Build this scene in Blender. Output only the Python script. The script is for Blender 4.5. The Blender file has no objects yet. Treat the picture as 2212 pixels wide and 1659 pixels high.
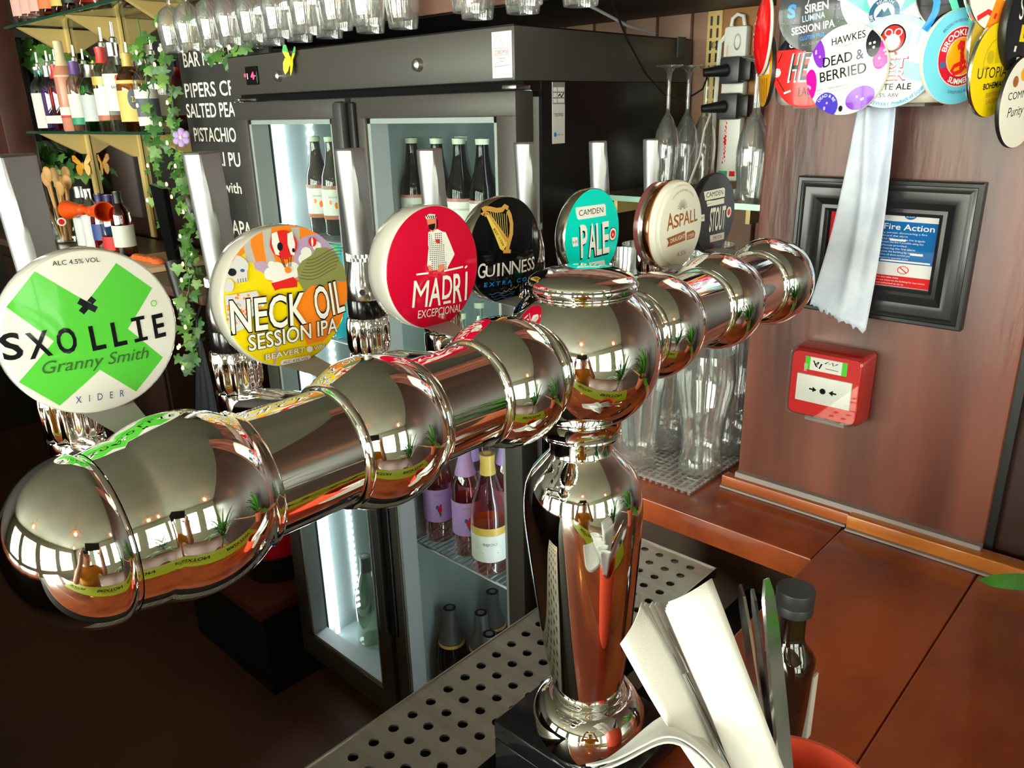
import bpy, bmesh, math, random
from mathutils import Vector, Matrix
from mathutils.geometry import delaunay_2d_cdt
random.seed(7)
SC = bpy.context.scene
COL = SC.collection
ZC = 1.75                     # eye height above the floor; positions below are given relative to eye height
PI = math.pi

# ---------------------------------------------------------------- camera
cam_d = bpy.data.cameras.new('camera'); cam = bpy.data.objects.new('camera', cam_d); COL.objects.link(cam)
cam_d.sensor_width = 36.0; cam_d.lens = 1699.0/2212.0*36.0
cam_d.clip_start = 0.02; cam_d.clip_end = 60
def cam_matrix(yaw, pit, rol, loc):
    f = Vector((math.cos(pit)*math.cos(yaw), math.cos(pit)*math.sin(yaw), -math.sin(pit)))
    r = f.cross(Vector((0, 0, 1))).normalized(); u = r.cross(f)
    r2 = r*math.cos(rol)+u*math.sin(rol); u2 = -r*math.sin(rol)+u*math.cos(rol)
    m = Matrix((r2, u2, -f)).transposed().to_4x4(); m.translation = loc
    return m
cam.matrix_world = cam_matrix(math.radians(43.13346), math.radians(19.28519), math.radians(-1.29306), Vector((0, 0, ZC)))
SC.camera = cam

# ---------------------------------------------------------------- world, exposure
w = bpy.data.worlds.new('daylight'); SC.world = w; w.use_nodes = True
bg = w.node_tree.nodes['Background']; bg.inputs[0].default_value = (0.75, 0.86, 1.0, 1); bg.inputs[1].default_value = 1.0
SC.view_settings.view_transform = 'Standard'; SC.view_settings.look = 'None'
SC.view_settings.gamma = 1.0; SC.view_settings.use_curve_mapping = False
SC.view_settings.exposure = 0.66
WINDOW_STRENGTH = 18.0          # windows along the side wall
WINDOW_FRONT = 8.0              # windows behind the camera, set weaker
LAMP_STRENGTH = 40.0

# ---------------------------------------------------------------- materials
MATS = {}
def srgb(r, g, b):
    def c(x):
        x /= 255.0
        return x/12.92 if x <= .04045 else ((x+.055)/1.055)**2.4
    return (c(r), c(g), c(b), 1)
def M(name, col=(.8, .8, .8, 1), rough=.5, metal=0.0, emit=None, es=0.0, coat=0.0, spec=.5, noise=None, bump=None, trans=0.0, sheen=0.0, alpha=None, aniso=0.0):
    """noise=(second colour, scale xyz, contrast low, high); bump=(scale xyz, strength)"""
    if name in MATS: return MATS[name]
    m = bpy.data.materials.new(name); m.use_nodes = True; nt = m.node_tree
    b = nt.nodes['Principled BSDF']
    if len(col) == 3: col = (*col, 1)
    b.inputs['Base Color'].default_value = col; b.inputs['Roughness'].default_value = rough
    b.inputs['Metallic'].default_value = metal; b.inputs['Specular IOR Level'].default_value = spec
    b.inputs['Coat Weight'].default_value = coat; b.inputs['Coat Roughness'].default_value = .03
    b.inputs['Transmission Weight'].default_value = trans
    if sheen: b.inputs['Sheen Weight'].default_value = sheen
    if emit: b.inputs['Emission Color'].default_value = (*emit[:3], 1); b.inputs['Emission Strength'].default_value = es
    def tex(sc, detail=5):
        tc = nt.nodes.new('ShaderNodeTexCoord'); mp = nt.nodes.new('ShaderNodeMapping'); no = nt.nodes.new('ShaderNodeTexNoise')
        nt.links.new(tc.outputs['Object'], mp.inputs[0]); mp.inputs['Scale'].default_value = sc
        nt.links.new(mp.outputs[0], no.inputs['Vector']); no.inputs['Scale'].default_value = 1; no.inputs['Detail'].default_value = detail
        return no
    if noise:
        col2, sc, lo, hi = noise
        no = tex(sc); rp = nt.nodes.new('ShaderNodeValToRGB'); nt.links.new(no.outputs[0], rp.inputs[0])
        rp.color_ramp.elements[0].position = lo; rp.color_ramp.elements[1].position = hi
        rp.color_ramp.elements[0].color = col; rp.color_ramp.elements[1].color = (*col2[:3], 1)
        nt.links.new(rp.outputs[0], b.inputs['Base Color'])
    if bump:
        sc, st = bump
        no = tex(sc, 3); bp = nt.nodes.new('ShaderNodeBump'); bp.inputs['Strength'].default_value = st; bp.inputs['Distance'].default_value = .002
        nt.links.new(no.outputs[0], bp.inputs['Height']); nt.links.new(bp.outputs[0], b.inputs['Normal'])
    MATS[name] = m
    return m
def glass(name, tint=(1, 1, 1), blend=.35, lo=.03, hi=.75, rough=.02, gcol=(1, 1, 1), white_lift=0.0):
    """thin-walled glass: see-through face on, mirror-like at grazing angles; haze = white diffuse added to brighten the glass"""
    if name in MATS: return MATS[name]
    m = bpy.data.materials.new(name); m.use_nodes = True; nt = m.node_tree; nt.nodes.clear()
    out = nt.nodes.new('ShaderNodeOutputMaterial'); mx = nt.nodes.new('ShaderNodeMixShader')
    tr = nt.nodes.new('ShaderNodeBsdfTransparent'); gl = nt.nodes.new('ShaderNodeBsdfGlossy')
    lw = nt.nodes.new('ShaderNodeLayerWeight'); mr = nt.nodes.new('ShaderNodeMapRange')
    tr.inputs[0].default_value = (*tint, 1); gl.inputs[0].default_value = (*gcol, 1); gl.inputs['Roughness'].default_value = rough
    lw.inputs[0].default_value = blend; mr.inputs['To Min'].default_value = lo; mr.inputs['To Max'].default_value = hi
    nt.links.new(lw.outputs['Facing'], mr.inputs[0]); nt.links.new(mr.outputs[0], mx.inputs[0])
    nt.links.new(tr.outputs[0], mx.inputs[1]); nt.links.new(gl.outputs[0], mx.inputs[2])
    if white_lift:
        df = nt.nodes.new('ShaderNodeBsdfDiffuse'); m2 = nt.nodes.new('ShaderNodeMixShader'); df.inputs[0].default_value = (.9, .93, .95, 1); m2.inputs[0].default_value = white_lift
        nt.links.new(mx.outputs[0], m2.inputs[1]); nt.links.new(df.outputs[0], m2.inputs[2]); nt.links.new(m2.outputs[0], out.inputs[0])
    else: nt.links.new(mx.outputs[0], out.inputs[0])
    MATS[name] = m
    return m

# ---------------------------------------------------------------- mesh builder
def basis(o, x, y, z):
    m = Matrix((Vector(x), Vector(y), Vector(z))).transposed().to_4x4(); m.translation = Vector(o); return m
def look(o, z, up=(0, 0, 1)):
    """frame at o whose local z points along z, local y near up"""
    z = Vector(z).normalized(); u = Vector(up)
    if abs(z.dot(u)) > .98: u = Vector((0, 1, 0)) if abs(z.y) < .9 else Vector((1, 0, 0))
    x = u.cross(z).normalized(); y = z.cross(x)
    return basis(o, x, y, z)
class MB:
    def __init__(s): s.v = []; s.f = []; s.m = []
    def add(s, vs, fs, mi=0, T=None):
        n = len(s.v)
        for p in vs:
            p = Vector(p); s.v.append(T @ p if T else p)
        for f in fs: s.f.append(tuple(i+n for i in f)); s.m.append(mi)
        return s
    def box(s, lo, hi, mi=0, T=None):
        x0, y0, z0 = lo; x1, y1, z1 = hi
        return s.add([(x0, y0, z0), (x1, y0, z0), (x1, y1, z0), (x0, y1, z0), (x0, y0, z1), (x1, y0, z1), (x1, y1, z1), (x0, y1, z1)],
                     [(3, 2, 1, 0), (4, 5, 6, 7), (0, 1, 5, 4), (1, 2, 6, 5), (2, 3, 7, 6), (3, 0, 4, 7)], mi, T)
    def bbox(s, lo, hi, b=.003, mi=0, T=None):
        """box with chamfered edges"""
        bm = bmesh.new(); bmesh.ops.create_cube(bm, size=1)
        c = [(lo[i]+hi[i])/2 for i in range(3)]; d = [hi[i]-lo[i] for i in range(3)]
        for v in bm.verts: v.co = Vector((c[0]+v.co.x*d[0], c[1]+v.co.y*d[1], c[2]+v.co.z*d[2]))
        bmesh.ops.bevel(bm, geom=bm.edges[:], offset=min(b, min(d)*.45), segments=2, affect='EDGES', profile=.5)
        bm.verts.index_update()
        s.add([v.co.copy() for v in bm.verts], [tuple(v.index for v in f.verts) for f in bm.faces], mi, T); bm.free()
        return s
    def lathe(s, prof, seg=32, mi=0, T=None):
        vs = []; fs = []; rings = []
        for r, z in prof:
            if r < 1e-7: rings.append([len(vs)]); vs.append((0, 0, z))
            else:
                rings.append(list(range(len(vs), len(vs)+seg)))
                vs += [(r*math.cos(2*PI*k/seg), r*math.sin(2*PI*k/seg), z) for k in range(seg)]
        for a, b in zip(rings[:-1], rings[1:]):
            for k in range(seg):
                k2 = (k+1) % seg
                if len(a) == 1 and len(b) == 1: continue
                if len(a) == 1: fs.append((a[0], b[k2], b[k]))
                elif len(b) == 1: fs.append((a[k], a[k2], b[0]))
                else: fs.append((a[k], a[k2], b[k2], b[k]))
        return s.add(vs, fs, mi, T)
    def cyl(s, p, q, r, r2=None, seg=16, mi=0):
        p = Vector(p); q = Vector(q); d = q-p; r2 = r if r2 is None else r2
        return s.lathe([(0, 0), (r, 0), (r2, d.length), (0, d.length)], seg, mi, look(p, d))
    def tube(s, pts, r, seg=8, mi=0, closed=False):
        pts = [Vector(p) for p in pts]; n = len(pts); vs = []; fs = []
        rs = r if isinstance(r, (list, tuple)) else [r]*n
        up = None
        for i, p in enumerate(pts):
            a = pts[(i-1) % n] if (i > 0 or closed) else p; b = pts[(i+1) % n] if (i < n-1 or closed) else p
            t = (b-a).normalized()
            if up is None: up = Vector((0, 0, 1)) if abs(t.z) < .9 else Vector((1, 0, 0))
            x = up.cross(t).normalized(); up = t.cross(x)
            for k in range(seg):
                an = 2*PI*k/seg; vs.append(p+(x*math.cos(an)+up*math.sin(an))*rs[i])
        for i in range(n if closed else n-1):
            j = (i+1) % n
            for k in range(seg):
                k2 = (k+1) % seg; fs.append((i*seg+k, i*seg+k2, j*seg+k2, j*seg+k))
        if not closed: fs.append(tuple(range(seg-1, -1, -1))); fs.append(tuple((n-1)*seg+k for k in range(seg)))
        return s.add(vs, fs, mi)
    def prism(s, poly, z0, z1, mi=0, T=None):
        n = len(poly); vs = [(x, y, z0) for x, y in poly]+[(x, y, z1) for x, y in poly]
        fs = [tuple(range(n-1, -1, -1)), tuple(range(n, 2*n))]+[(k, (k+1) % n, n+(k+1) % n, n+k) for k in range(n)]
        return s.add(vs, fs, mi, T)
    def build(s, name, mats, parent=None, smooth=True, angle=40, org=None, local=False):
        me = bpy.data.meshes.new(name)
        if org is None: org = Vector((0, 0, 0)) if parent is None else Vector(parent.get('_org', (0, 0, 0)))
        sh = Vector((0, 0, 0)) if local else Vector((0, 0, ZC))-Vector(org)
        me.from_pydata([tuple(v+sh) for v in s.v], [], s.f)
        for m in (mats if isinstance(mats, (list, tuple)) else [mats]): me.materials.append(m)
        if any(s.m): me.polygons.foreach_set('material_index', s.m)
        if smooth:
            me.polygons.foreach_set('use_smooth', [True]*len(s.f)); me.update()
            me.set_sharp_from_angle(angle=math.radians(angle))
        me.update()
        o = bpy.data.objects.new(name, me); COL.objects.link(o)
        if parent is not None: o.parent = parent; o['_org'] = tuple(org)
        elif org.length > 0: o.location = org; o['_org'] = tuple(org)
        return o
def tag(o, label=None, cat=None, group=None, kind=None):
    if label: o['label'] = label
    if cat: o['category'] = cat
    if group: o['group'] = group
    if kind: o['kind'] = kind
    return o
def thing(name, label, cat, at=(0, 0, 0), group=None):
    o = bpy.data.objects.new(name, None); COL.objects.link(o); o.empty_display_size = .02
    o.location = Vector(at)+Vector((0, 0, ZC)); o['_org'] = tuple(o.location)
    return tag(o, label, cat, group)
def single(mb, name, mats, label, cat, at, group=None, **kw):
    """a thing that is one mesh, its origin at its base"""
    o = mb.build(name, mats, None, org=Vector(at)+Vector((0, 0, ZC)), **kw)
    return tag(o, label, cat, group)
def struct(mb, name, mats, parent=None, **kw):
    o = mb.build(name, mats, parent, **kw)
    if parent is None: o['kind'] = 'structure'
    return o
def copy_tree(o, loc=None, rotz=None, label=None, parent=None):
    c = o.copy(); COL.objects.link(c)
    if parent is not None: c.parent = parent
    if loc is not None: c.location = Vector(loc)+Vector((0, 0, ZC))
    if rotz is not None: c.rotation_euler = (0, 0, rotz)
    if label: c['label'] = label
    for ch in list(o.children): copy_tree(ch, parent=c)
    return c

# ---------------------------------------------------------------- flat print: polygons and lettering laid on badges, signs, labels
_TX = {}
def text2d(s, bold=0.0):
    key = (s, bold)
    if key in _TX: return _TX[key]
    cu = bpy.data.curves.new('t', 'FONT'); cu.body = s; cu.offset = bold; cu.resolution_u = 3; cu.align_x = 'LEFT'
    o = bpy.data.objects.new('t', cu); COL.objects.link(o)
    me = bpy.data.meshes.new_from_object(o.evaluated_get(bpy.context.evaluated_depsgraph_get()))
    vs = [(v.co.x, v.co.y) for v in me.vertices]; fs = [tuple(p.vertices) for p in me.polygons]
    bpy.data.objects.remove(o); bpy.data.curves.remove(cu); bpy.data.meshes.remove(me)
    if not vs: vs = [(0, 0)]
    x0 = min(v[0] for v in vs); x1 = max(v[0] for v in vs); y0 = min(v[1] for v in vs); y1 = max(v[1] for v in vs)
    _TX[key] = (vs, fs, x0, x1, y0, y1)
    return _TX[key]
def circle(x, y, rx, ry=None, n=36, a0=0, a1=2*PI):
    ry = rx if ry is None else ry
    full = abs(a1-a0-2*PI) < 1e-6
    return [(x+rx*math.cos(a0+(a1-a0)*k/(n if full else n-1)), y+ry*math.sin(a0+(a1-a0)*k/(n if full else n-1))) for k in range(n)]
class Art:
    """layered flat print in unit coordinates; mapped on a surface by fn(u,v)->(point,normal)"""
    def __init__(s, fn, clip=None, grid=.12, dz=.00003, z0=.00008): s.hold = False; s.fn = fn; s.clip = clip; s.grid = grid; s.dz = dz; s.z = z0; s.v = []; s.n = []; s.f = []; s.mi = []; s.mats = []
    def mat(s, m):
        if m not in s.mats: s.mats.append(m)
        return s.mats.index(m)
    def put(s, vs, fs, m):
        i = s.mat(m); k = len(s.v)
        for u, v in vs:
            p, n = s.fn(u, v); s.v.append(p+n*s.z); s.n.append(n)
        for f in fs: s.f.append(tuple(a+k for a in f)); s.mi.append(i)
        if not s.hold: s.z += s.dz
    def poly(s, pts, m, clip=True):
        pts = list(pts)
        if sum(a[0]*b[1]-b[0]*a[1] for a, b in zip(pts, pts[1:]+pts[:1])) < 0: pts = pts[::-1]
        if s.grid:
            q = []
            for a, b in zip(pts, pts[1:]+pts[:1]):
                m_ = max(1, int(math.dist(a, b)/(s.grid*.8)+.999)); q += [(a[0]+(b[0]-a[0])*k/m_, a[1]+(b[1]-a[1])*k/m_) for k in range(m_)]
            pts = q
        P = [Vector(p) for p in pts]; n = len(P); faces = [list(range(n))]
        if s.clip and clip:
            c = s.clip; faces.append(list(range(n, n+len(c)))); P += [Vector(p) for p in c]
        if s.grid:
            xs = [p[0] for p in pts]; ys = [p[1] for p in pts]; g = s.grid
            i0, i1, j0, j1 = int(min(xs)/g)-1, int(max(xs)/g)+1, int(min(ys)/g)-1, int(max(ys)/g)+1
            for i in range(max(i0, -14), min(i1, 14)+1):
                for j in range(max(j0, -14), min(j1, 14)+1): P.append(Vector((i*g+.0003, j*g+.0007)))
        vo, eo, fo, ov, oe, of = delaunay_2d_cdt(P, [], faces, 0, 1e-6)
        need = len(faces); keep = [f for f, q in zip(fo, of) if len(set(q)) >= need]
        used = sorted({i for f in keep for i in f}); mp = {i: k for k, i in enumerate(used)}
        s.put([tuple(vo[i]) for i in used], [tuple(mp[i] for i in f) for f in keep], m)
        return s
    def text(s, t, x, y, h, m, w=None, rot=0.0, bold=0.0, align='C', shear=0.0):
        """capital-height h, total width w (None = natural), centred on x, baseline y"""
        vs, fs, x0, x1, y0, y1 = text2d(t, bold)
        k = h/.73; kx = (w/(x1-x0)) if w else k
        ox = {'C': (x0+x1)/2, 'L': x0, 'R': x1}[align]
        c, sn = math.cos(rot), math.sin(rot); out = []
        for a, b in vs:
            px = (a-ox)*kx+b*k*shear; py = b*k
            out.append((x+px*c-py*sn, y+px*sn+py*c))
        s.put(*s.split(out, fs), m); return s
    def split(s, vs, fs):
        if not s.grid: return vs, fs
        vs = list(vs); out = []; st = [tuple(f) for f in fs]; L = .16
        while st:
            f = st.pop()
            if len(f) > 3:
                st += [(f[0], f[k], f[k+1]) for k in range(1, len(f)-1)]; continue
            e = [math.dist(vs[f[k]], vs[f[(k+1) % 3]]) for k in range(3)]; k = e.index(max(e))
            if e[k] < L: out.append(f); continue
            a, b, c = f[k], f[(k+1) % 3], f[(k+2) % 3]; vs.append(((vs[a][0]+vs[b][0])/2, (vs[a][1]+vs[b][1])/2)); n = len(vs)-1; st += [(a, n, c), (n, b, c)]
        return vs, out
    def arc(s, t, cx, cy, r, h, m, mid=PI/2, bold=0.0, sp=1.0, inside=False):
        """lettering bent round an arc; inside=True reads along the bottom"""
        vs, fs, x0, x1, y0, y1 = text2d(t, bold); k = h/.73; out = []
        for a, b in vs:
            px = (a-(x0+x1)/2)*k*sp; py = b*k
            if not inside: an = mid-px/r; rr = r+py
            else: an = mid+px/r; rr = r-py
            out.append((cx+rr*math.cos(an), cy+rr*math.sin(an)))
        s.put(out, fs, m); return s
    def ring(s, x, y, r0, r1, m, n=40, a0=0, a1=2*PI, ry=1.0):
        vs = []; fs = []
        for k in range(n+1):
            a = a0+(a1-a0)*k/n; vs += [(x+r0*math.cos(a), y+r0*math.sin(a)*ry), (x+r1*math.cos(a), y+r1*math.sin(a)*ry)]
        for k in range(n): fs.append((2*k, 2*k+1, 2*k+3, 2*k+2))
        s.put(vs, fs, m); return s
    def line(s, pts, wd, m):
        pts = [Vector(p) for p in pts]; vs = []; fs = []
        for i, p in enumerate(pts):
            t = (pts[min(i+1, len(pts)-1)]-pts[max(i-1, 0)]); t = t.normalized() if t.length else Vector((1, 0)); q = Vector((-t.y, t.x))*wd/2
            vs += [tuple(p+q), tuple(p-q)]
        for i in range(len(pts)-1): fs.append((2*i, 2*i+1, 2*i+3, 2*i+2))
        s.put(vs, fs, m); return s
    def rect(s, x0, y0, x1, y1, m): return s.poly([(x0, y0), (x1, y0), (x1, y1), (x0, y1)], m)
    def build(s, name, parent, label=None):
        me = bpy.data.meshes.new(name); org = Vector(parent.get('_org', (0, 0, 0)))
        sh = Vector((0, 0, ZC))-org
        # keep every face turned towards the viewer side of the surface
        F = []
        for f in s.f:
            a, b, c = s.v[f[0]], s.v[f[1]], s.v[f[2]]
            F.append(f if (b-a).cross(c-a).dot(s.n[f[0]]) >= 0 else f[::-1])
        me.from_pydata([tuple(v+sh) for v in s.v], [], F)
        for m in s.mats: me.materials.append(m)
        me.polygons.foreach_set('material_index', s.mi); me.polygons.foreach_set('use_smooth', [True]*len(F)); me.update()
        me.normals_split_custom_set_from_vertices([tuple(n) for n in s.n])
        o = bpy.data.objects.new(name, me); COL.objects.link(o); o.parent = parent; o['_org'] = tuple(org)
        if label: o['label'] = label
        return o
def flat(o, x, y, sx, sy):
    """surface map for a flat sheet: unit u,v scaled by sx,sy along directions x,y from point o"""
    o = Vector(o); x = Vector(x).normalized(); y = Vector(y).normalized(); n = x.cross(y).normalized()
    return lambda u, v: (o+x*u*sx+y*v*sy, n)

# ================================================================ THE ROOM
FLOOR = -1.75; CEIL = 1.15
wood_panel = M('painted_panel_wood', srgb(70, 35, 29), .38, spec=.55, noise=(srgb(124, 70, 55), (13, 13, 1.3), .38, .66), bump=((70, 70, 12), .5))
wood_dark = M('dark_stained_wood', srgb(52, 27, 20), .4, noise=(srgb(30, 17, 13), (10, 10, 2), .3, .7))
wood_red = M('varnished_red_wood', srgb(196, 98, 48), .25, noise=(srgb(124, 50, 28), (4, 6, 6), .34, .66), coat=.35)
wood_orange = M('varnished_orange_wood', srgb(168, 84, 30), .25, noise=(srgb(130, 58, 24), (14, 4, 20), .3, .7), coat=.3)
wood_orange2 = M('varnished_amber_wood', srgb(196, 116, 44), .22, noise=(srgb(150, 76, 30), (24, 4, 24), .3, .7), coat=.4)
floor_m = M('dark_floor', srgb(104, 68, 50), .45, noise=(srgb(70, 46, 36), (1.2, 1.2, 1), .3, .7))
plaster = M('olive_plaster', srgb(120, 118, 96), .8)
ceil_m = M('grey_green_ceiling', srgb(104, 102, 84), .75, noise=(srgb(92, 90, 74), (1, 1, 1), .3, .7))
black_m = M('black_plastic', srgb(22, 22, 24), .4)
black_soft = M('black_satin_steel', srgb(40, 37, 36), .45)
black_gloss = M('black_gloss', srgb(12, 12, 14), .16)
white_m = M('white_plastic', srgb(226, 224, 218), .35)
cream = M('cream_paint', srgb(208, 178, 112), .5)
chrome = M('polished_chrome', (.93, .93, .92, 1), .035, 1.0)
steel = M('brushed_steel', (.62, .61, .59, 1), .28, 1.0)
alum = M('satin_aluminium', (.36, .36, .37, 1), .45, 1.0)
caulk_m = M('grey_sealant', srgb(150, 140, 138), .7)
green_wall = M('dark_end_wall', srgb(44, 38, 34), .7)

struct(MB().box((-4, -3.6, FLOOR-.1), (1.8, 5.4, FLOOR)), 'floor', floor_m)
struct(MB().box((-4, -3.6, CEIL), (1.8, 5.4, CEIL+.1)), 'ceiling', ceil_m)

# walls with window openings: the pane emits the daylight that comes through it
def pane_material(strength):
    m = bpy.data.materials.new('daylight_pane'); m.use_nodes = True; nt = m.node_tree; nt.nodes.clear()
    out = nt.nodes.new('ShaderNodeOutputMaterial'); e = nt.nodes.new('ShaderNodeEmission'); tc = nt.nodes.new('ShaderNodeTexCoord')
    no = nt.nodes.new('ShaderNodeTexNoise'); rp = nt.nodes.new('ShaderNodeValToRGB'); no.inputs['Scale'].default_value = 2.2; no.inputs['Detail'].default_value = 6
    nt.links.new(tc.outputs['Object'], no.inputs[0]); nt.links.new(no.outputs[0], rp.inputs[0])
    rp.color_ramp.elements[0].position = .38; rp.color_ramp.elements[1].position = .56
    rp.color_ramp.elements[0].color = (.32, .46, .2, 1); rp.color_ramp.elements[1].color = (1, .99, .95, 1)
    nt.links.new(rp.outputs[0], e.inputs[0]); e.inputs[1].default_value = strength; nt.links.new(e.outputs[0], out.inputs[0])
    return m
pane_m = {'wall_left': pane_material(WINDOW_STRENGTH), 'wall_front': pane_material(WINDOW_FRONT)}
frame_m = M('dark_window_frame', srgb(60, 58, 52), .5)
def wall_with_windows(name, axis, at, a0, a1, wins, z0, z1, mat, first):
    """axis 'y': wall in plane x=at running along y; axis 'x': plane y=at running along x. Solid wall pieces round the openings"""
    th = .12 if at < 0 else -.12
    def blk(mb, p, q, za, zb):
        if axis == 'y': mb.box((min(at, at-th), p, za), (max(at, at-th), q, zb))
        else: mb.box((p, min(at, at-th), za), (q, max(at, at-th), zb))
    mb = MB(); cur = a0
    for p, q in wins:
        blk(mb, cur, p, FLOOR, CEIL); blk(mb, p, q, FLOOR, z0); blk(mb, p, q, z1, CEIL); cur = q
    blk(mb, cur, a1, FLOOR, CEIL)
    struct(mb, name, mat, smooth=False)
    for k, (p, q) in enumerate(wins):
        d = at-th*.5
        fr = MB(); t = .035
        def bar(p0, q0, za, zb):
            if axis == 'y': fr.box((d-.03, p0, za), (d+.03, q0, zb))
            else: fr.box((p0, d-.03, za), (q0, d+.03, zb))
        bar(p, q, z0, z0+t); bar(p, q, z1-t, z1); bar(p, p+t, z0, z1); bar(q-t, q, z0, z1); mid = (p+q)/2; bar(mid-t/2, mid+t/2, z0, z1)
        bar(p, q, z0+(z1-z0)*.68, z0+(z1-z0)*.68+t)
        win = struct(fr, 'window_%d' % (first+k), frame_m, smooth=False)
        pn = MB()
        if axis == 'y': pn.box((d-.008, p+t, z0+t), (d+.008, q-t, z1-t))
        else: pn.box((p+t, d-.008, z0+t), (q-t, d+.008, z1-t))
        pn.build('pane', pane_m[name], win, smooth=False)
wall_with_windows('wall_left', 'y', -3.9, -3.6, 5.4, [(-2.9, -1.5), (-1.1, .3), (.7, 2.1), (2.5, 3.9)], -.95, .75, plaster, 1)
wall_with_windows('wall_front', 'x', -3.5, -4, 1.8, [(-3.3, -2.0), (-1.6, -.3), (.1, .9)], -.95, .75, plaster, 5)
# wall behind the back bar, stepped round the fridge; far end wall
struct(MB().box((1.65, .30, FLOOR), (1.75, 2.02, CEIL)), 'wall_right', wood_panel, smooth=False)
struct(MB().box((1.42, 2.02, FLOOR), (1.75, 5.4, CEIL)), 'wall_back', wood_dark, smooth=False)
struct(MB().box((-4, 5.2, FLOOR), (1.42, 5.3, CEIL)), 'wall_end', green_wall, smooth=False)
# tongue and groove boards seen above the fridge
tg_m = M('pinkish_boards', srgb(150, 116, 96), .55, noise=(srgb(128, 92, 76), (8, 8, 2), .3, .7))
wr = bpy.data.objects['wall_right']
for k in range(9):
    MB().bbox((1.632, .80+k*.088, -.62), (1.65, .80+k*.088+.082, .6), .004).build('board', tg_m, wr)
# end panel of the bar (wall facing along the bar), next panel beyond it
pan = struct(MB().bbox((.98, .153, FLOOR), (1.055, .472, CEIL), .004), 'wall_panel', wood_panel)
struct(MB().bbox((.992, -3.5, FLOOR), (1.1, .146, CEIL), .004), 'wall_side', wood_dark)
struct(MB().box((1.1, .147, FLOOR), (1.65, .30, CEIL)), 'wall_return', wood_dark, smooth=False)
MB().box((.985, .144, -.53), (.999, .155, CEIL)).build('groove', black_m, pan, smooth=False)

# pendant lamps that light the room behind the camera
lamp_em = M('lamp_filament', (1, .45, .12, 1), .5, emit=(1, .36, .06), es=LAMP_STRENGTH)
cane = M('rattan', srgb(150, 104, 60), .6)
def pendant(x, y, z, k):
    t = thing('pendant_lamp', 'rattan pendant lamp hanging from the ceiling of the seating area', 'lamp', (x, y, z), 'rattan pendant lamps')
    MB().cyl((x, y, z+.12), (x, y, CEIL), .004, seg=6).build('cord', black_m, t)
    MB().lathe([(0, -.06), (.035, -.045), (.052, 0), (.036, .05), (.018, .075), (0, .078)], 16, T=Matrix.Translation((x, y, z))).build('bulb', lamp_em, t)
    sh = MB()
    for i in range(20):
        a = 2*PI*i/20
        sh.tube([(x+math.cos(a)*r, y+math.sin(a)*r, z+h) for r, h in ((.03, .13), (.13, .1), (.2, .03), (.22, -.05))], .003, 5)
    for r, h in ((.13, .1), (.2, .03), (.22, -.05)): sh.tube([(x+r*math.cos(2*PI*i/28), y+r*math.sin(2*PI*i/28), z+h) for i in range(28)], .003, 5, closed=True)
    sh.build('shade', cane, t)
for k, (x, y, z) in enumerate([(-.9, -.7, .72), (-1.9, .9, .75), (.3, -1.7, .7), (-2.2, -1.8, .72)]): pendant(x, y, z, k)

# ================================================================ COUNTER
ZB = -.528
ct = thing('bar_counter', 'varnished red-brown wooden bar counter carrying the sauce bottle and the napkins', 'counter', (0, 0, FLOOR))
def board(parent, name, poly, z0, z1, m, bev=.004):
    bm = bmesh.new(); vs = [bm.verts.new((x, y, z1)) for x, y in poly]; f = bm.faces.new(vs)
    r = bmesh.ops.extrude_face_region(bm, geom=[f])
    for v in r['geom']:
        if isinstance(v, bmesh.types.BMVert): v.co.z = z0
    bmesh.ops.recalc_face_normals(bm, faces=bm.faces[:])
    ed = [e for e in bm.edges if all(abs(v.co.z-z1) < 1e-6 for v in e.verts)]
    bmesh.ops.bevel(bm, geom=ed, offset=bev, segments=3, affect='EDGES', profile=.5)
    bm.verts.index_update(); mb = MB(); mb.add([v.co.copy() for v in bm.verts], [tuple(v.index for v in f.verts) for f in bm.faces]); bm.free()
    return mb.build(name, m, parent)
# main counter: inner plank, outer plank, with the joint between them; side ledge running off at the wall
board(ct, 'plank', [(-1.3, .1484), (.956, .1484), (.956, .3078), (.8575, .3078), (-1.3, .3078)], ZB-.04, ZB, wood_red, .0022)
board(ct, 'plank', [(-1.3, -.16), (.985, -.16), (.985, .1476), (-1.3, .1476)], ZB-.04, ZB, wood_red, .0022)
board(ct, 'ledge', [(.8565, .3082), (.978, .3082), (.978, .478), (1.60, .478), (1.60, .742), (.8600, .742)], ZB-.034, ZB, wood_red, .0022)
MB().box((-1.3, -.10, FLOOR), (.975, .25, ZB-.04)).build('front_panel', wood_dark, ct, smooth=False)
MB().box((.89, .25, FLOOR), (.975, .48, ZB-.034)).box((.90, .48, FLOOR), (1.6, .737, ZB-.034)).build('side_panel', M('panel_taupe', srgb(78, 60, 50), .5), ct, smooth=False)
MB().box((-1.3, .25, FLOOR), (.89, .40, ZB-.10)).build('under_shelf', black_m, ct, smooth=False)
# added unseen counter block, keeps low window light off the lower back bar
rb = thing('added_light_block', 'dark wooden return of the bar counter closing the bartender area', 'counter', (-1.15, 2.2, FLOOR)); MB().bbox((-1.40, .41, ZB-.04), (-.95, 4.6, ZB), .004).build('top', wood_red, rb); MB().box((-1.34, .41, FLOOR), (-1.0, 4.6, ZB-.04)).build('front', wood_dark, rb, smooth=False)
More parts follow.
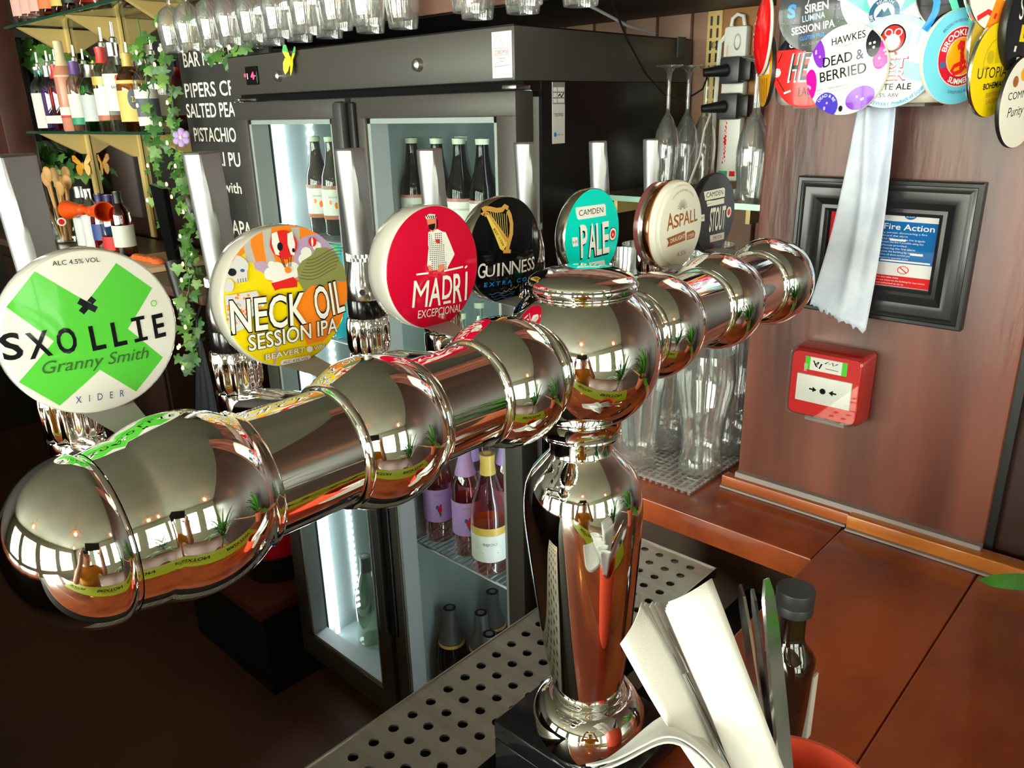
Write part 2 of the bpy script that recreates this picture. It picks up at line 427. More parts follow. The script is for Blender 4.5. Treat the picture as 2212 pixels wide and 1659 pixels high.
# upstand trims along the wall
board(None, 'trim_1', [(.963, .3045), (.9795, .3045), (.9795, .487), (.963, .487)], ZB+.001, ZB+.0185, wood_orange, .002)['kind'] = 'structure'
board(None, 'trim_2', [(.956, -1.2), (.9795, -1.2), (.9795, .3035), (.956, .3035)], ZB+.001, ZB+.0205, wood_orange2, .002)['kind'] = 'structure'
for nm, x0, x1, ya, yb, z in (('trim_3', .958, .963, .306, .487, ZB+.0035), ('trim_4', .950, .956, -1.2, .303, ZB+.0035), ('trim_5', .969, .98, .153, .47, ZB+.026)):
    struct(MB().box((x0, ya, ZB+.0005), (x1, yb, z)), nm, caulk_m, smooth=False)

# ================================================================ DRIP TRAY
tr = thing('drip_tray', 'long perforated stainless steel drip tray set behind the chrome beer font', 'drip tray', (.3, .465, -.60))
TZ = -.56
tm = MB(); px, py = .0239, .0231; y_rows = [.4335, .4566, .4797, .5028]; x_last = .7894; nx = 32; rad = .0052
x0c = x_last-(nx-1)*px-px/2; x1c = x_last+px/2; ya, yb = y_rows[0]-py/2, y_rows[3]+py/2
for i in range(nx):
    for j in range(4):
        cx_, cy_ = x_last-i*px, y_rows[j]; N = 16; ring = [(cx_+rad*math.cos(2*PI*k/N), cy_+rad*math.sin(2*PI*k/N), TZ) for k in range(N)]
        sq = []
        for k in range(N):
            a = 2*PI*k/N; c, s_ = math.cos(a), math.sin(a); t = 1/max(abs(c), abs(s_)); sq.append((cx_+c*t*px/2, cy_+s_*t*py/2, TZ))
        low = [(x_, y_, TZ-.003) for x_, y_, z_ in ring]
        fs = []
        for k in range(N):
            k2 = (k+1) % N; fs += [(k, N+k, N+k2, k2), (2*N+k, k, k2, 2*N+k2)]
        tm.add(ring+sq+low, fs)
# margins and folded rim
yf, ybk, xr = .4086, .5235, .8075
tm.add([(x0c, yf, TZ), (xr, yf, TZ), (xr, ya, TZ), (x0c, ya, TZ)], [(0, 1, 2, 3)])
tm.add([(x0c, yb, TZ), (xr, yb, TZ), (xr, ybk, TZ), (x0c, ybk, TZ)], [(0, 1, 2, 3)])
tm.add([(x1c, ya, TZ), (xr, ya, TZ), (xr, yb, TZ), (x1c, yb, TZ)], [(0, 1, 2, 3)])
grate_m = M('scratched_steel', (.62, .59, .55, 1), .36, 1.0, noise=((.52, .49, .45), (90, 8, 8), .35, .65))
tm.build('grate', grate_m, tr, angle=30)
MB().box((x0c, yf-.0015, TZ-.012), (xr+.0015, yf, TZ+.0012)).box((x0c, ybk, TZ-.012), (xr+.0015, ybk+.0015, TZ+.0012)).box((xr, yf, TZ-.012), (xr+.0015, ybk, TZ+.0012)).build('rim', steel, tr, smooth=False)
MB().box((x0c, yf+.004, TZ-.05), (xr-.004, ybk-.004, TZ-.045)).box((x0c, yf+.002, TZ-.05), (xr-.004, yf+.004, TZ-.004)).box((x0c, ybk-.004, TZ-.05), (xr-.004, ybk-.002, TZ-.004)).build('pan', M('tray_pan', srgb(26, 25, 25), .5), tr, smooth=False)

# ================================================================ BEER FONT
AL = math.radians(.73)
FX, FY, FZ = .1334, .3247, -.1641
U = Vector((math.cos(AL), math.sin(AL), 0)); Vv = Vector((-math.sin(AL), math.cos(AL), 0))
def ax(s, out=0.0, up=0.0): return Vector((FX, FY, FZ))+U*s+Vv*out+Vector((0, 0, up))
def axT(s): return look(ax(s), U)
SB = [-.004, .104, .208, .2896, .3808, .4848, .5888]      # stations along the tube; the fourth is the pillar
font = thing('beer_font', 'large T-shaped polished chrome beer font with bulbous joints on a tapering pillar', 'beer font', (.43, .3284, -.5085))
RB = .0424
def ball_profile(h0, h1, r=RB, lip=.0345):
    p = [(.0312, -h0-.004), (lip-.001, -h0-.0035), (lip, -h0-.0018), (lip-.0004, -h0)]
    n = 22
    for k in range(n+1):
        z = -h0+(h0+h1)*k/n; p.append((math.sqrt(max(r*r-z*z, 1e-9)), z))
    p += [(lip-.0004, h1), (lip, h1+.0018), (lip-.001, h1+.0035), (.0312, h1+.004)]
    return p
# end dome and first joint
MB().lathe([(.0352, -.0345), (.0372, -.026)]+[(math.sqrt(RB*RB-(z*.95)**2), z) for z in [-.022+.048*k/20 for k in range(21)]]+[(.0342, .028), (.0345, .030), (.0335, .0315), (.0312, .032)], 64, T=axT(SB[0])).build('joint', chrome, font, angle=50)
MB().lathe([(.0348, -.0345), (.0352, -.0355), (.0348, -.0365)]+[(.0372*math.cos(a)*1.0, -.040-.033*math.sin(a)) for a in [PI/2*k/20 for k in range(21)]], 64, T=axT(SB[0])).build('end_dome', chrome, font, angle=50)
for i in (1, 2, 4, 5): MB().lathe(ball_profile(.026, .026), 64, T=axT(SB[i])).build('joint', chrome, font, angle=50)
MB().lathe(ball_profile(.026, .014)[:-4]+[(.0398, .016), (.036, .019), (.02, .0205), (0, .021)], 64, T=axT(SB[6])).build('joint', chrome, font, angle=50)
for a, b in ((SB[0]+.03, SB[1]-.028), (SB[1]+.028, SB[2]-.028), (SB[2]+.028, SB[3]-.05), (SB[3]+.05, SB[4]-.028), (SB[4]+.028, SB[5]-.028), (SB[5]+.028, SB[6]-.028)):
    MB().lathe([(.0315, a), (.0315, (a+b)/2), (.0315, b)], 64, T=axT(0)).build('tube', chrome, font)
# centre body over the pillar, with its lens-shaped cap
Cc = ax(SB[3])
RC = .0565
body = [(.0285, -.0625), (.0300, -.0600), (.0290, -.0575)]
body += [(RC*math.cos(a), RC*math.sin(a)) for a in [math.radians(-56+106*k/30) for k in range(31)]]
body += [(.0365, .0445), (.0375, .0455)]
MB().lathe(body, 72, T=Matrix.Translation(Cc)).build('centre_body', chrome, font, angle=50)
MB().lathe([(.0365, .0455), (.0388, .0462), (.0392, .0480), (.0390, .0500), (.0378, .0512)]+[(.0375*math.cos(a), .0512+.0105*math.sin(a)) for a in [PI/2*k/14 for k in range(15)]], 72, T=Matrix.Translation(Cc)).build('cap', chrome, font, angle=30)
# pillar: leans a hair, like the real one
base = Vector((.4305, .3225, -.5085)); top = Cc+Vector((0, 0, -.0565)); pl = top-base
pT = look(base, pl, (0, 1, 0)); H = pl.length
def zr(z): return (z-base.z)*H/(top.z-base.z)
prof = [(.0285, H), (.0300, H-.002), (.0285, H-.004), (.0232, H-.0075), (.0232, H-.0165), (.0242, H-.019)]
for r, z in ((.0300, -.246), (.0375, -.2545), (.0425, -.264), (.0448, -.276), (.0455, -.288), (.0448, -.304), (.0428, -.330), (.0400, -.360), (.0366, -.395), (.0325, -.425), (.0290, -.448), (.0272, -.459)): prof.append((r, zr(z)))
MB().lathe(prof, 72, T=pT).build('pillar', chrome, font, angle=50)
foot = [(.0274, zr(-.4585)), (.0292, zr(-.4592)), (.031, zr(-.4588))]
for k in range(19):
    a = math.radians(72-150*k/18); foot.append((.0285+.0185*math.cos(a), zr(-.4825)+.0245*math.sin(a)))
foot += [(.036, zr(-.5065)), (.036, zr(-.5084))]
MB().lathe(foot, 72, T=pT).build('foot', chrome, font, angle=50)
MB().bbox((.3905, .270, ZB+.0008), (.502, .3975, -.5085), .002).bbox((.3905, .3095, ZB-.099), (.502, .3975, ZB+.0007), .002).build('plinth', M('black_plinth', srgb(20, 20, 24), .14), font, angle=30)

# ================================================================ BEER TAPS
knurl_m = M('knurled_steel', (.75, .75, .75, 1), .25, 1.0)
bracket_m = M('grey_bracket', srgb(150, 152, 150), .4)
body_steel = M('tap_steel', (.80, .79, .78, 1), .14, 1.0)
def gear(r, n, depth):
    return [(((r+depth*math.cos(n*a)))*math.cos(a), (r+depth*math.cos(n*a))*math.sin(a)) for a in [2*PI*k/(n*6) for k in range(n*6)]]
def make_tap(i, label, hx, hz_top, hz_bot, bx, by, bz, br, lean=.0, depth_b=.018):
    """i: station on the font; handle at y=.47; badge centre (bx,by,bz), radius br"""
    s = SB[i]; TY = .470; x0 = hx
    t = thing('beer_tap', label, 'beer tap', (x0, TY, -.235), 'beer taps along the chrome font')
    st = ax(s, .028)
    # stub from the joint to the tap body, body with spout
    zb = FZ-.008
    b = MB(); b.tube([st, (x0, TY-.035, zb-.004), (x0, TY, zb-.012)], [.0135, .012, .012], 20)
    b.lathe([(0, -.052), (.0075, -.052), (.0085, -.045), (.0145, -.03), (.0150, 0), (.0156, .004), (.0150, .012), (.0, .012)], 28, T=Matrix.Translation((x0, TY, zb-.012)))
    b.cyl((x0, TY, zb-.06), (x0-.0, TY+.006, zb-.095), .0072, .0066, 16)
    b.build('body', chrome, t)
    # fluted nut
    nz0, nz1 = zb+.0005, zb+.0285
    g = gear(.0152, 12, .0011); n = len(g); nb = MB(); rows = [(.86, nz0), (.97, nz0+.004), (1.0, nz0+.008), (1.0, nz1-.007), (.96, nz1-.002), (.9, nz1)]
    vs = [(x0+x*k, TY+y*k, z) for k, z in rows for x, y in g]; fs = []
    for a in range(len(rows)-1):
        for k in range(n): fs.append((a*n+k, a*n+(k+1) % n, (a+1)*n+(k+1) % n, (a+1)*n+k))
    fs.append(tuple((len(rows)-1)*n+k for k in range(n))); nb.add(vs, fs); nb.build('fluted_nut', chrome, t, angle=60)
    z = nz1
    MB().lathe([(0, z), (.0136, z), (.0139, z+.0015), (.0139, z+.0125), (.0136, z+.0135), (0, z+.0135)], 28, T=Matrix.Translation((x0, TY, 0))).build('collar', black_gloss, t)
    z += .0135
    c = MB().lathe([(0, z), (.0133, z), (.0136, z+.001), (.0136, z+.0125), (.0128, z+.0165), (.0105, z+.027), (.0105, z+.0285), (0, z+.0285)], 28, T=Matrix.Translation((x0, TY, 0)))
    cc = c.build('cone', body_steel, t, angle=30)
    MB().cyl((x0-.0096, TY-.0096, z+.007), (x0-.0100, TY-.0100, z+.007), .0022, seg=14).build('screw', black_m, cc)
    z += .0285
    kb = MB(); g = gear(.0113, 22, .0006); n = len(g)
    for q, (za, zb2) in enumerate(((z, z+.0026), (z+.0026, z+.0052))):
        o = .5*q/22*2*PI
        vs = [((x*math.cos(o)-y*math.sin(o))+x0, (x*math.sin(o)+y*math.cos(o))+TY, zz) for zz in (za, zb2) for x, y in g]
        kb.add(vs, [(k, (k+1) % n, n+(k+1) % n, n+k) for k in range(n)]+[tuple(range(n-1, -1, -1)), tuple(n+k for k in range(n))])
    kb.build('knurled_ring', knurl_m, t, angle=20)
    z += .0052
    # paddle handle: round at the bottom, flaring, with a flat sloped face on the right-hand side
    hb = MB(); L = hz_top-z; rows = 14; N = 28; vs = []; fs = []
    for a in range(rows+1):
        k = a/rows; w_ = .0094+(.0128-.0094)*k; d_ = .0092+(.0118-.0092)*k
        if a == rows: w_ *= .93; d_ *= .93
        zz = z+L*k+(0 if a < rows else .0); cut = .96-.66*k
        if a == rows-1: zz = z+L*.985
        for q in range(N):
            an = 2*PI*q/N; cx_, cy_ = math.cos(an), math.sin(an)
            # flat facet: clip against a plane facing +x,-y
            dd = cx_*.55+cy_*(-.835)
            lim = max(cut, .30)
            if dd > lim: cx_ -= .55*(dd-lim); cy_ += .835*(dd-lim)
            vs.append((x0+cx_*w_+lean*k-.001*k, TY+cy_*d_, zz))
    for a in range(rows):
        for q in range(N): fs.append((a*N+q, a*N+(q+1) % N, (a+1)*N+(q+1) % N, (a+1)*N+q))
    fs.append(tuple(rows*N+q for q in range(N))); hb.add(vs, fs); hb.build('handle', alum, t, angle=28)
    # bracket from the joint up to the badge
    jb = ax(s, .012, RB*.9); tp = Vector((bx, by+.008, bz-br*.55)); md = Vector((bx, by+.006, bz-br*.98))
    k = MB()
    def strip(pts, ws, th=.003):
        vs = []; fs = []
        for p, wd in zip(pts, ws): vs += [(p[0]-wd, p[1]-th, p[2]), (p[0]+wd, p[1]-th, p[2]), (p[0]+wd, p[1]+th, p[2]), (p[0]-wd, p[1]+th, p[2])]
        for a in range(len(pts)-1):
            for q in range(4): fs.append((a*4+q, a*4+(q+1) % 4, a*4+4+(q+1) % 4, a*4+4+q))
        fs.append((3, 2, 1, 0)); e = 4*(len(pts)-1); fs.append((e, e+1, e+2, e+3)); k.add(vs, fs)
    strip([ax(s, .024, .022), ax(s, .042, .026), Vector((bx, by+depth_b+.002, bz-br*.92)), Vector((bx, by+depth_b+.004, bz-br*.4))], [.006, .008, .014, .017])
    k.build('bracket', bracket_m, t, angle=30)
    return t
def badge_surface(c, r, sag, nrm=(0, -1, 0), up=(0, 0, 1)):
    """spherical-cap face: unit disc -> points on the dome"""
    T = look(c, nrm, up); R = (r*r+sag*sag)/(2*sag) if sag > 1e-6 else 1e6
    T3 = T.to_3x3()
    def fn(u, v):
        q = min((u*u+v*v)*r*r, r*r*1.02); z = math.sqrt(R*R-q)-(R-sag)
        n = Vector((u*r, v*r, math.sqrt(R*R-q))).normalized()
        return T @ Vector((u*r, v*r, z)), T3 @ n
    return T, fn
UC = circle(0, 0, 1.0, n=64)
def make_badge(parent, c, r, depth, rim, face, sag=.007, nrm=(0, -1, 0), up=(0, 0, 1), lab=None, top=None, back=None, tilt=None, kx=1.0):
    """round (or oval: kx<1) badge: housing with stepped rim and domed face; returns badge object and print surface"""
    T, fn = badge_surface(c, r, sag, nrm, up)
    S = Matrix.Diagonal((kx, 1, 1, 1)); TS = T @ S
    mb = MB(); n = 64
    mb.lathe([(0, -depth), (r*.93, -depth), (r*.97, -depth+.0015), (r*1.0, -depth*.62), (r*1.012, -depth*.5), (r*1.012, -.0022), (r*1.004, -.0006), (r*.992, 0)], n, 0, TS)
    mb.lathe([(r*.992, -.0002), (r*.985, .0001)]+[(r*q, math.sqrt(max(((r*r+sag*sag)/(2*sag))**2-(r*q)**2, 0))-((r*r+sag*sag)/(2*sag)-sag)) for q in (.97, .9, .8, .7, .6, .5, .4, .3, .2, .1)]+[(0, sag)], n, 1, TS)
    bo = mb.build('badge', [rim, face], parent, angle=40)
    if lab: bo['label'] = lab
    if kx != 1.0:
        f0 = fn; T3 = T.to_3x3(); Ti = T.inverted()
        def fn(u, v, f0=f0):
            p, nn = f0(u, v); l = Ti @ p; l.x *= kx; return T @ l, nn
    return bo, fn

# ---------------------------------------------------------------- inks (glossy print)
def ink(name, r, g, b, rough=.12): return M('print_'+name, srgb(r, g, b), rough, coat=.15, spec=.12)
I_white = ink('white', 236, 236, 232); I_black = ink('black', 24, 24, 30); I_green = ink('apple_green', 92, 208, 70); I_dkgreen = ink('bottle_green', 60, 110, 60)
I_yellow = ink('yellow', 240, 214, 10); I_orange = ink('orange', 245, 134, 34); I_grey = ink('grey', 186, 184, 178); I_lilac = ink('lilac', 186, 160, 196)
I_red = ink('red', 220, 40, 40); I_olive = ink('olive', 138, 142, 84); I_skull = ink('bone', 214, 212, 218); I_crim = ink('crimson', 206, 10, 52); I_skin = ink('skin', 226, 132, 104)
I_gold = ink('gold', 200, 150, 76); I_gold2 = ink('pale_gold', 226, 196, 84); I_blue = ink('blue', 40, 140, 226); I_navy = ink('navy', 60, 96, 150); I_teal = ink('turquoise', 0, 214, 200)
I_cream = ink('cream', 230, 226, 214, .3); I_brown = ink('brown', 160, 96, 48, .3); I_char = ink('charcoal', 66, 66, 72); I_olive_d = ink('dark_olive', 96, 100, 58)
I_purple = ink('purple', 128, 52, 190); I_mag = ink('magenta', 216, 20, 150); I_indigo = ink('indigo', 74, 60, 190); I_sky = ink('sky', 110, 196, 220); I_lsky = ink('light_sky', 170, 218, 236)
I_amber = ink('amber', 236, 164, 20); I_yel2 = ink('mustard', 238, 206, 20); I_mgrey = ink('mid_grey', 140, 138, 134); I_cobalt = ink('cobalt', 24, 104, 176); I_tealgreen = ink('mint', 90, 200, 170)
I_dgreen2 = ink('leaf_green', 120, 190, 60)
rim_white = M('clear_white_rim', srgb(214, 212, 204), .12, coat=.6); rim_clear = M('milky_acrylic', srgb(200, 196, 186), .1, coat=.8)
rim_silver = M('silver_rim', (.7, .68, .62, 1), .18, 1.0); rim_copper = M('copper_rim', (.75, .32, .14, 1), .16, 1.0); rim_rose = M('rose_rim', srgb(150, 84, 88), .2, coat=.5)
def hmap(a, b, c, d, e, f, g, h): return lambda x, y: ((a+b*x+c*y)/(1+g*x+h*y), (d+e*x+f*y)/(1+g*x+h*y))   # layout units -> badge units
def put(A, f, s, bl, br, tl, m, bold=0.0, shear=0.0, out=None, ob=.03):
    """lettering set between a baseline start and end point, tl above its start"""
    a, b, c = f(*bl), f(*br), f(*tl); w_ = math.dist(a, b); rot = math.atan2(b[1]-a[1], b[0]-a[0]); h = abs(-(c[0]-a[0])*math.sin(rot)+(c[1]-a[1])*math.cos(rot))
    if out: A.text(s, (a[0]+b[0])/2, (a[1]+b[1])/2, h, out, w=w_+.02, rot=rot, bold=bold+ob, shear=shear)
    A.text(s, (a[0]+b[0])/2, (a[1]+b[1])/2, h, m, w=w_, rot=rot, bold=bold, shear=shear)
def PL(f, *pts): return [f(*p) for p in pts]

YB = .39
# 1 ---- white badge with green cross
t = make_tap(0, 'beer tap with white domed badge bearing a large green cross', .134, -.0165, 0, .1285, YB, -.0958, .0392)
b, fn = make_badge(t, (.1285, YB, -.0958), .0392, .016, rim_white, I_white, .003, lab='white domed badge printed with a green cross and black capitals')
A = Art(fn, UC)
f0 = hmap(-.26955, .0043792, -.00088913, 3.6092, -.00096337, -.0047305, -.00035277, -.00010049); f = lambda x, y: f0(x/2.765, 500+y/2.765)
A.poly(PL(f, (215, 240), (515, 420), (700, 190), (915, 340), (760, 580), (980, 755), (820, 960), (595, 825), (365, 1045), (120, 905), (320, 655), (45, 455)), I_green)
cx_, cy_ = f(520, 440)
for d in (1, -1): A.line([(cx_-.085, cy_-.07*d), (cx_+.085, cy_+.07*d)], .075, I_black)
for ch, x_, y_, w_ in (('S', 92, 764, .2), ('X', 250, 748, .24), ('O', 410, 722, .21), ('L', 590, 700, .16), ('L', 718, 677, .16), ('I', 843, 654, .2), ('E', 962, 630, .15)):
    x, y = f(x_, y_)
    if ch == 'I': A.line([(x, y), (x, y+.3)], .05, I_black); A.line([(x-.085, y+.022), (x+.085, y+.022)], .045, I_black); A.line([(x-.085, y+.29), (x+.085, y+.29)], .045, I_black)
    else: A.text(ch, x, y, .31, I_black, w=w_, bold=.02)
put(A, f, 'Granny Smith', (245, 855), (880, 755), (245, 775), I_dkgreen, shear=.3); put(A, f, 'X   I   D   E   R', (458, 1030), (745, 985), (458, 985), I_navy); put(A, f, 'ALC 4.5% VOL', (320, 208), (600, 182), (320, 178), I_black)
x, y = f(920, 430); A.ring(x, y, .03, .04, I_green, 20)
A.build('print', b)
# 2 ---- cartoon badge
t = make_tap(1, 'beer tap with cartoon badge of a striped balloon and skull over yellow ground', .2365, -.0205, 0, .2335, YB, -.0978, .0398)
b, fn = make_badge(t, (.2335, YB, -.0978), .0398, .019, rim_clear, I_yellow, .0025, lab='domed acrylic badge with a bright cartoon picture and white capitals')
A = Art(fn, UC); f = hmap(-1.1105, .0013106, -.00015288, 1.1796, -.00024142, -.0011663, -8.81e-05, -2.5096e-05)
A.poly(PL(f, (150, 560), (150, 0), (1650, 0), (1650, 900), (1000, 640), (700, 640), (560, 420), (470, 330)), I_orange)
for x in (480, 690, 1000): A.poly(PL(f, (x-40, 60), (x+60, 60), (x+40, 250), (x+90, 440), (x-10, 440), (x-30, 260)), I_grey)
A.poly(PL(f, (1000, 220), (1100, 160), (1200, 130), (1400, 150), (1620, 500), (1500, 700), (1000, 620), (960, 470)), I_lilac)
A.poly(PL(f, (540, 440), (640, 420), (720, 460), (760, 520), (700, 580), (620, 540), (560, 510)), I_lilac)
for x, y, r in ((720, 560, 70), (790, 510, 80), (870, 560, 90), (950, 520, 90), (800, 620, 70), (900, 640, 60), (1110, 330, 60), (1080, 400, 60), (1230, 260, 50), (730, 460, 40)): A.poly(PL(f, *circle(x, y, r, n=18)), I_white)
A.poly(PL(f, (720, 660), (800, 640), (960, 590), (1000, 640), (1000, 700), (820, 720), (760, 740)), I_red)
A.poly(PL(f, (960, 900), (1040, 800), (1100, 700), (1560, 640), (1560, 800), (1520, 1000), (1480, 1100), (1300, 1290), (1120, 1330), (1080, 1200), (990, 1080)), I_orange)
A.poly(PL(f, (1000, 500), (1060, 420), (1180, 350), (1220, 280), (1340, 280), (1440, 340), (1540, 500), (1560, 640), (1420, 640), (1300, 690), (1160, 680), (1080, 760), (1020, 650)), I_olive)
for o in range(7): A.line(PL(f, *[(1020+o*16+k*52, 600-o*38+40*math.sin(k*.55+o*.2)-k*8) for k in range(9)]), .012, I_olive_d)
A.poly(PL(f, *circle(300, 480, 185, 130, n=24)), I_skull); A.poly(PL(f, (260, 560), (470, 540), (470, 640), (360, 660)), I_skull)
A.poly(PL(f, *circle(315, 545, 45, 42, n=18)), I_black); A.poly(PL(f, *circle(420, 525, 24, 18, n=14)), I_navy); A.poly(PL(f, *circle(275, 690, 55, 75, n=18)), I_skull)
for k in range(4): A.line(PL(f, (370+k*26, 615-k*4), (374+k*26, 660-k*5)), .008, I_black)
A.poly(PL(f, *circle(862, 240, 146, 150, n=32)), I_red)
for x, w_ in ((775, 36), (940, 34)): A.poly(PL(f, (x-w_, 125), (x+w_*.6, 105), (x+w_*1.3, 240), (x+w_*.9, 360), (x-w_*.2, 350), (x-w_*1.1, 240)), I_white)
A.poly(PL(f, (800, 330), (925, 330), (900, 400), (840, 400)), I_red); A.poly(PL(f, *circle(820, 265, 30, 46, n=16)), I_black); A.poly(PL(f, *circle(962, 305, 16, 24, n=12)), I_black)
for p, q in (((815, 370), (862, 490)), ((840, 390), (872, 490)), ((905, 390), (908, 480)), ((935, 365), (925, 480))): A.line(PL(f, p, q), .01, I_black)
A.poly(PL(f, *circle(895, 515, 36, 36, n=16)), I_orange)
A.poly(PL(f, *circle(1175, 215, 42, 52, n=16)), I_red); A.poly(PL(f, *circle(1170, 215, 12, 48, n=12)), I_white)
A.poly(PL(f, (230, 800), (560, 740), (640, 900), (560, 960), (420, 1160), (330, 1200), (270, 1120)), I_skull)
A.hold = True
for k in range(46): A.poly(PL(f, *circle(245+random.random()*360, 770+random.random()*330, 15, n=7)), random.choice((I_orange, I_skull, I_orange, I_grey)))
A.hold = False; A.z += A.dz
A.line(PL(f, (790, 1130), (795, 1300), (770, 1540)), .028, I_lilac)
for t_, bl, br, tl in (('NECK', (305, 1210), (1095, 1085), (275, 835)), ('OIL', (1210, 1060), (1530, 955), (1175, 690)), ('SESSION IPA', (490, 1395), (1450, 1185), (475, 1215))): put(A, f, t_, bl, br, tl, I_white, .012, out=I_black)
put(A, f, 'BEAVERT', (668, 1490), (1090, 1402), (668, 1428), I_white, .01, out=I_black, ob=.02); put(A, f, 'WN', (1185, 1385), (1305, 1356), (1185, 1340), I_white, .01, out=I_black, ob=.02); A.poly(PL(f, *circle(1138, 1372, 34, 34, n=14)), I_white)
A.poly(PL(f, (828, 1505), (850, 1488), (1140, 1438), (1158, 1455), (1142, 1482), (850, 1546), (828, 1530)), I_white); put(A, f, 'ALC. 4.3% VOL', (858, 1532), (1128, 1478), (858, 1502), I_black)
A.build('print', b)
# 3 ---- red badge with man
t = make_tap(2, 'beer tap with red domed badge showing a man in a checked waistcoat', .345, -.0238, 0, .3435, YB, -.0985, .0405)
b, fn = make_badge(t, (.3435, YB, -.0985), .0405, .021, rim_white, I_crim, .003, lab='red domed badge with white capitals and a figure in a flat cap')
A = Art(fn, UC); f = hmap(-1.2172, .0015841, -8.4791e-05, 1.2208, -.00024779, -.0011886, -9.1442e-05, -2.6048e-05)
A.poly(PL(f, (885, 400), (930, 410), (1035, 680), (940, 850), (890, 810), (930, 700), (900, 560)), I_white); A.poly(PL(f, (720, 560), (700, 690), (690, 830), (730, 830), (760, 600)), I_white)
A.poly(PL(f, (715, 410), (830, 370), (885, 400), (910, 560), (945, 860), (730, 880), (735, 700), (705, 560)), I_white)
A.hold = True
for i in range(9):
    for j in range(19):
        xx = 722+i*24; yy = 430+j*24-(i*2)
        if 712+max(0, yy-560)*.05 < xx < 872+(yy-400)*.12: A.poly(PL(f, (xx, yy), (xx+12, yy-2), (xx+12, yy+10), (xx, yy+12)), I_black)
A.hold = False; A.z += A.dz
A.poly(PL(f, (745, 400), (800, 385), (765, 560)), I_white); A.poly(PL(f, (705, 250), (820, 230), (820, 340), (800, 380), (770, 410), (740, 390), (715, 330)), I_skin)
A.poly(PL(f, (715, 320), (760, 310), (805, 300), (800, 360), (770, 388), (730, 375)), I_black); A.poly(PL(f, (690, 215), (740, 185), (810, 190), (830, 235), (700, 250)), I_white)
for i in range(5): A.poly(PL(f, (700+i*26, 205), (713+i*26, 203), (713+i*26, 222), (700+i*26, 224)), I_black); A.poly(PL(f, (712+i*24, 224), (724+i*24, 222), (724+i*24, 240), (712+i*24, 242)), I_black)
A.poly(PL(f, (820, 250), (835, 260), (830, 350), (812, 370)), I_black); A.poly(PL(f, *circle(822, 520, 27, n=14)), I_red)
A.poly(PL(f, (830, 810), (890, 800), (905, 850), (850, 895), (805, 890)), I_skin); A.poly(PL(f, (690, 820), (730, 815), (745, 880), (705, 885)), I_skin)
A.line(PL(f, (555, 930), (700, 910)), .03, I_white); A.line(PL(f, (890, 885), (1135, 835)), .03, I_white); A.line(PL(f, (1160, 850), (1190, 825)), .03, I_white)
for ch, bl, br, tl in (('M', (515, 1342), (695, 1328), (500, 985)), ('A', (712, 1322), (858, 1302), (712, 960)), ('D', (872, 1232), (995, 1213), (865, 930)), ('R', (1015, 1280), (1132, 1256), (1010, 905)), ('I', (1168, 1245), (1195, 1240), (1165, 880))): put(A, f, ch, bl, br, tl, I_white, 0 if ch == 'M' else .012)
A.line(PL(f, (890, 1280), (985, 1262)), .045, I_white); put(A, f, 'EXCEPCIONAL', (590, 1475), (1130, 1385), (590, 1370), I_white)
A.build('print', b)
# 4 ---- black badge with harp
t = make_tap(3, 'beer tap with glossy black badge showing a golden harp', .4195, -.0275, 0, .4285, .4045, -.1000, .0392)
b, fn = make_badge(t, (.4285, .4045, -.1000), .0392, .014, rim_silver, ink('gloss_black', 10, 10, 14, .05), .003, lab='glossy black domed badge with a golden harp and white capitals')
A = Art(fn, UC); f = hmap(-1.1198, .0019332, -4.4467e-05, 1.2248, -.00026985, -.0013182, -9.4729e-05, -2.6985e-05)
A.poly(PL(f, (325, 345), (355, 330), (560, 640), (580, 720), (515, 810), (480, 780)), I_gold2)
A.poly(PL(f, (325, 290), (360, 300), (590, 660), (555, 700)), I_gold)
A.line(PL(f, (300, 320), (275, 300), (280, 270), (320, 250), (380, 255), (460, 275), (530, 265), (570, 220), (610, 250)), .09, I_gold)
A.line(PL(f, (305, 350), (330, 330), (318, 300), (295, 305)), .05, I_gold)
A.line(PL(f, (600, 280), (625, 340), (640, 450), (630, 580), (600, 680), (580, 760), (570, 815)), .10, I_gold)
A.line(PL(f, (520, 815), (620, 815)), .07, I_gold)
for k in range(8): A.line(PL(f, (380+k*28, 285+k*5), (400+k*25, 400+k*38)), .012, I_gold2)
x, y = f(455, 640); A.text('EST 1759', x, y, .05, I_black, w=.4, rot=-1.0)
for ch, bl, br, tl in (('G', (208, 1180), (300, 1165), (208, 975)), ('U', (300, 1160), (415, 1142), (300, 1000)), ('I', (445, 1146), (475, 1140), (440, 965)), ('N', (505, 1140), (620, 1118), (495, 955)), ('N', (630, 1118), (750, 1096), (620, 935)), ('E', (768, 1098), (840, 1082), (760, 920)), ('S', (850, 1076), (903, 1064), (845, 900)), ('S', (910, 1062), (955, 1050), (905, 885))): put(A, f, ch, bl, br, tl, I_white, .006)
put(A, f, 'E X T R A   C O L D', (290, 1293), (985, 1187), (290, 1235), I_blue, .02)
for k in range(3): A.line(PL(f, *[(360+i*24+k*30, 1385+k*32+12*math.sin(i*1.1)-i*3) for i in range(15-k*2)]), .018, I_navy)
A.line(PL(f, *[(500+i*22, 1370-i*9+16*math.sin(i*2.2)) for i in range(12)]), .014, I_gold)
A.build('print', b)
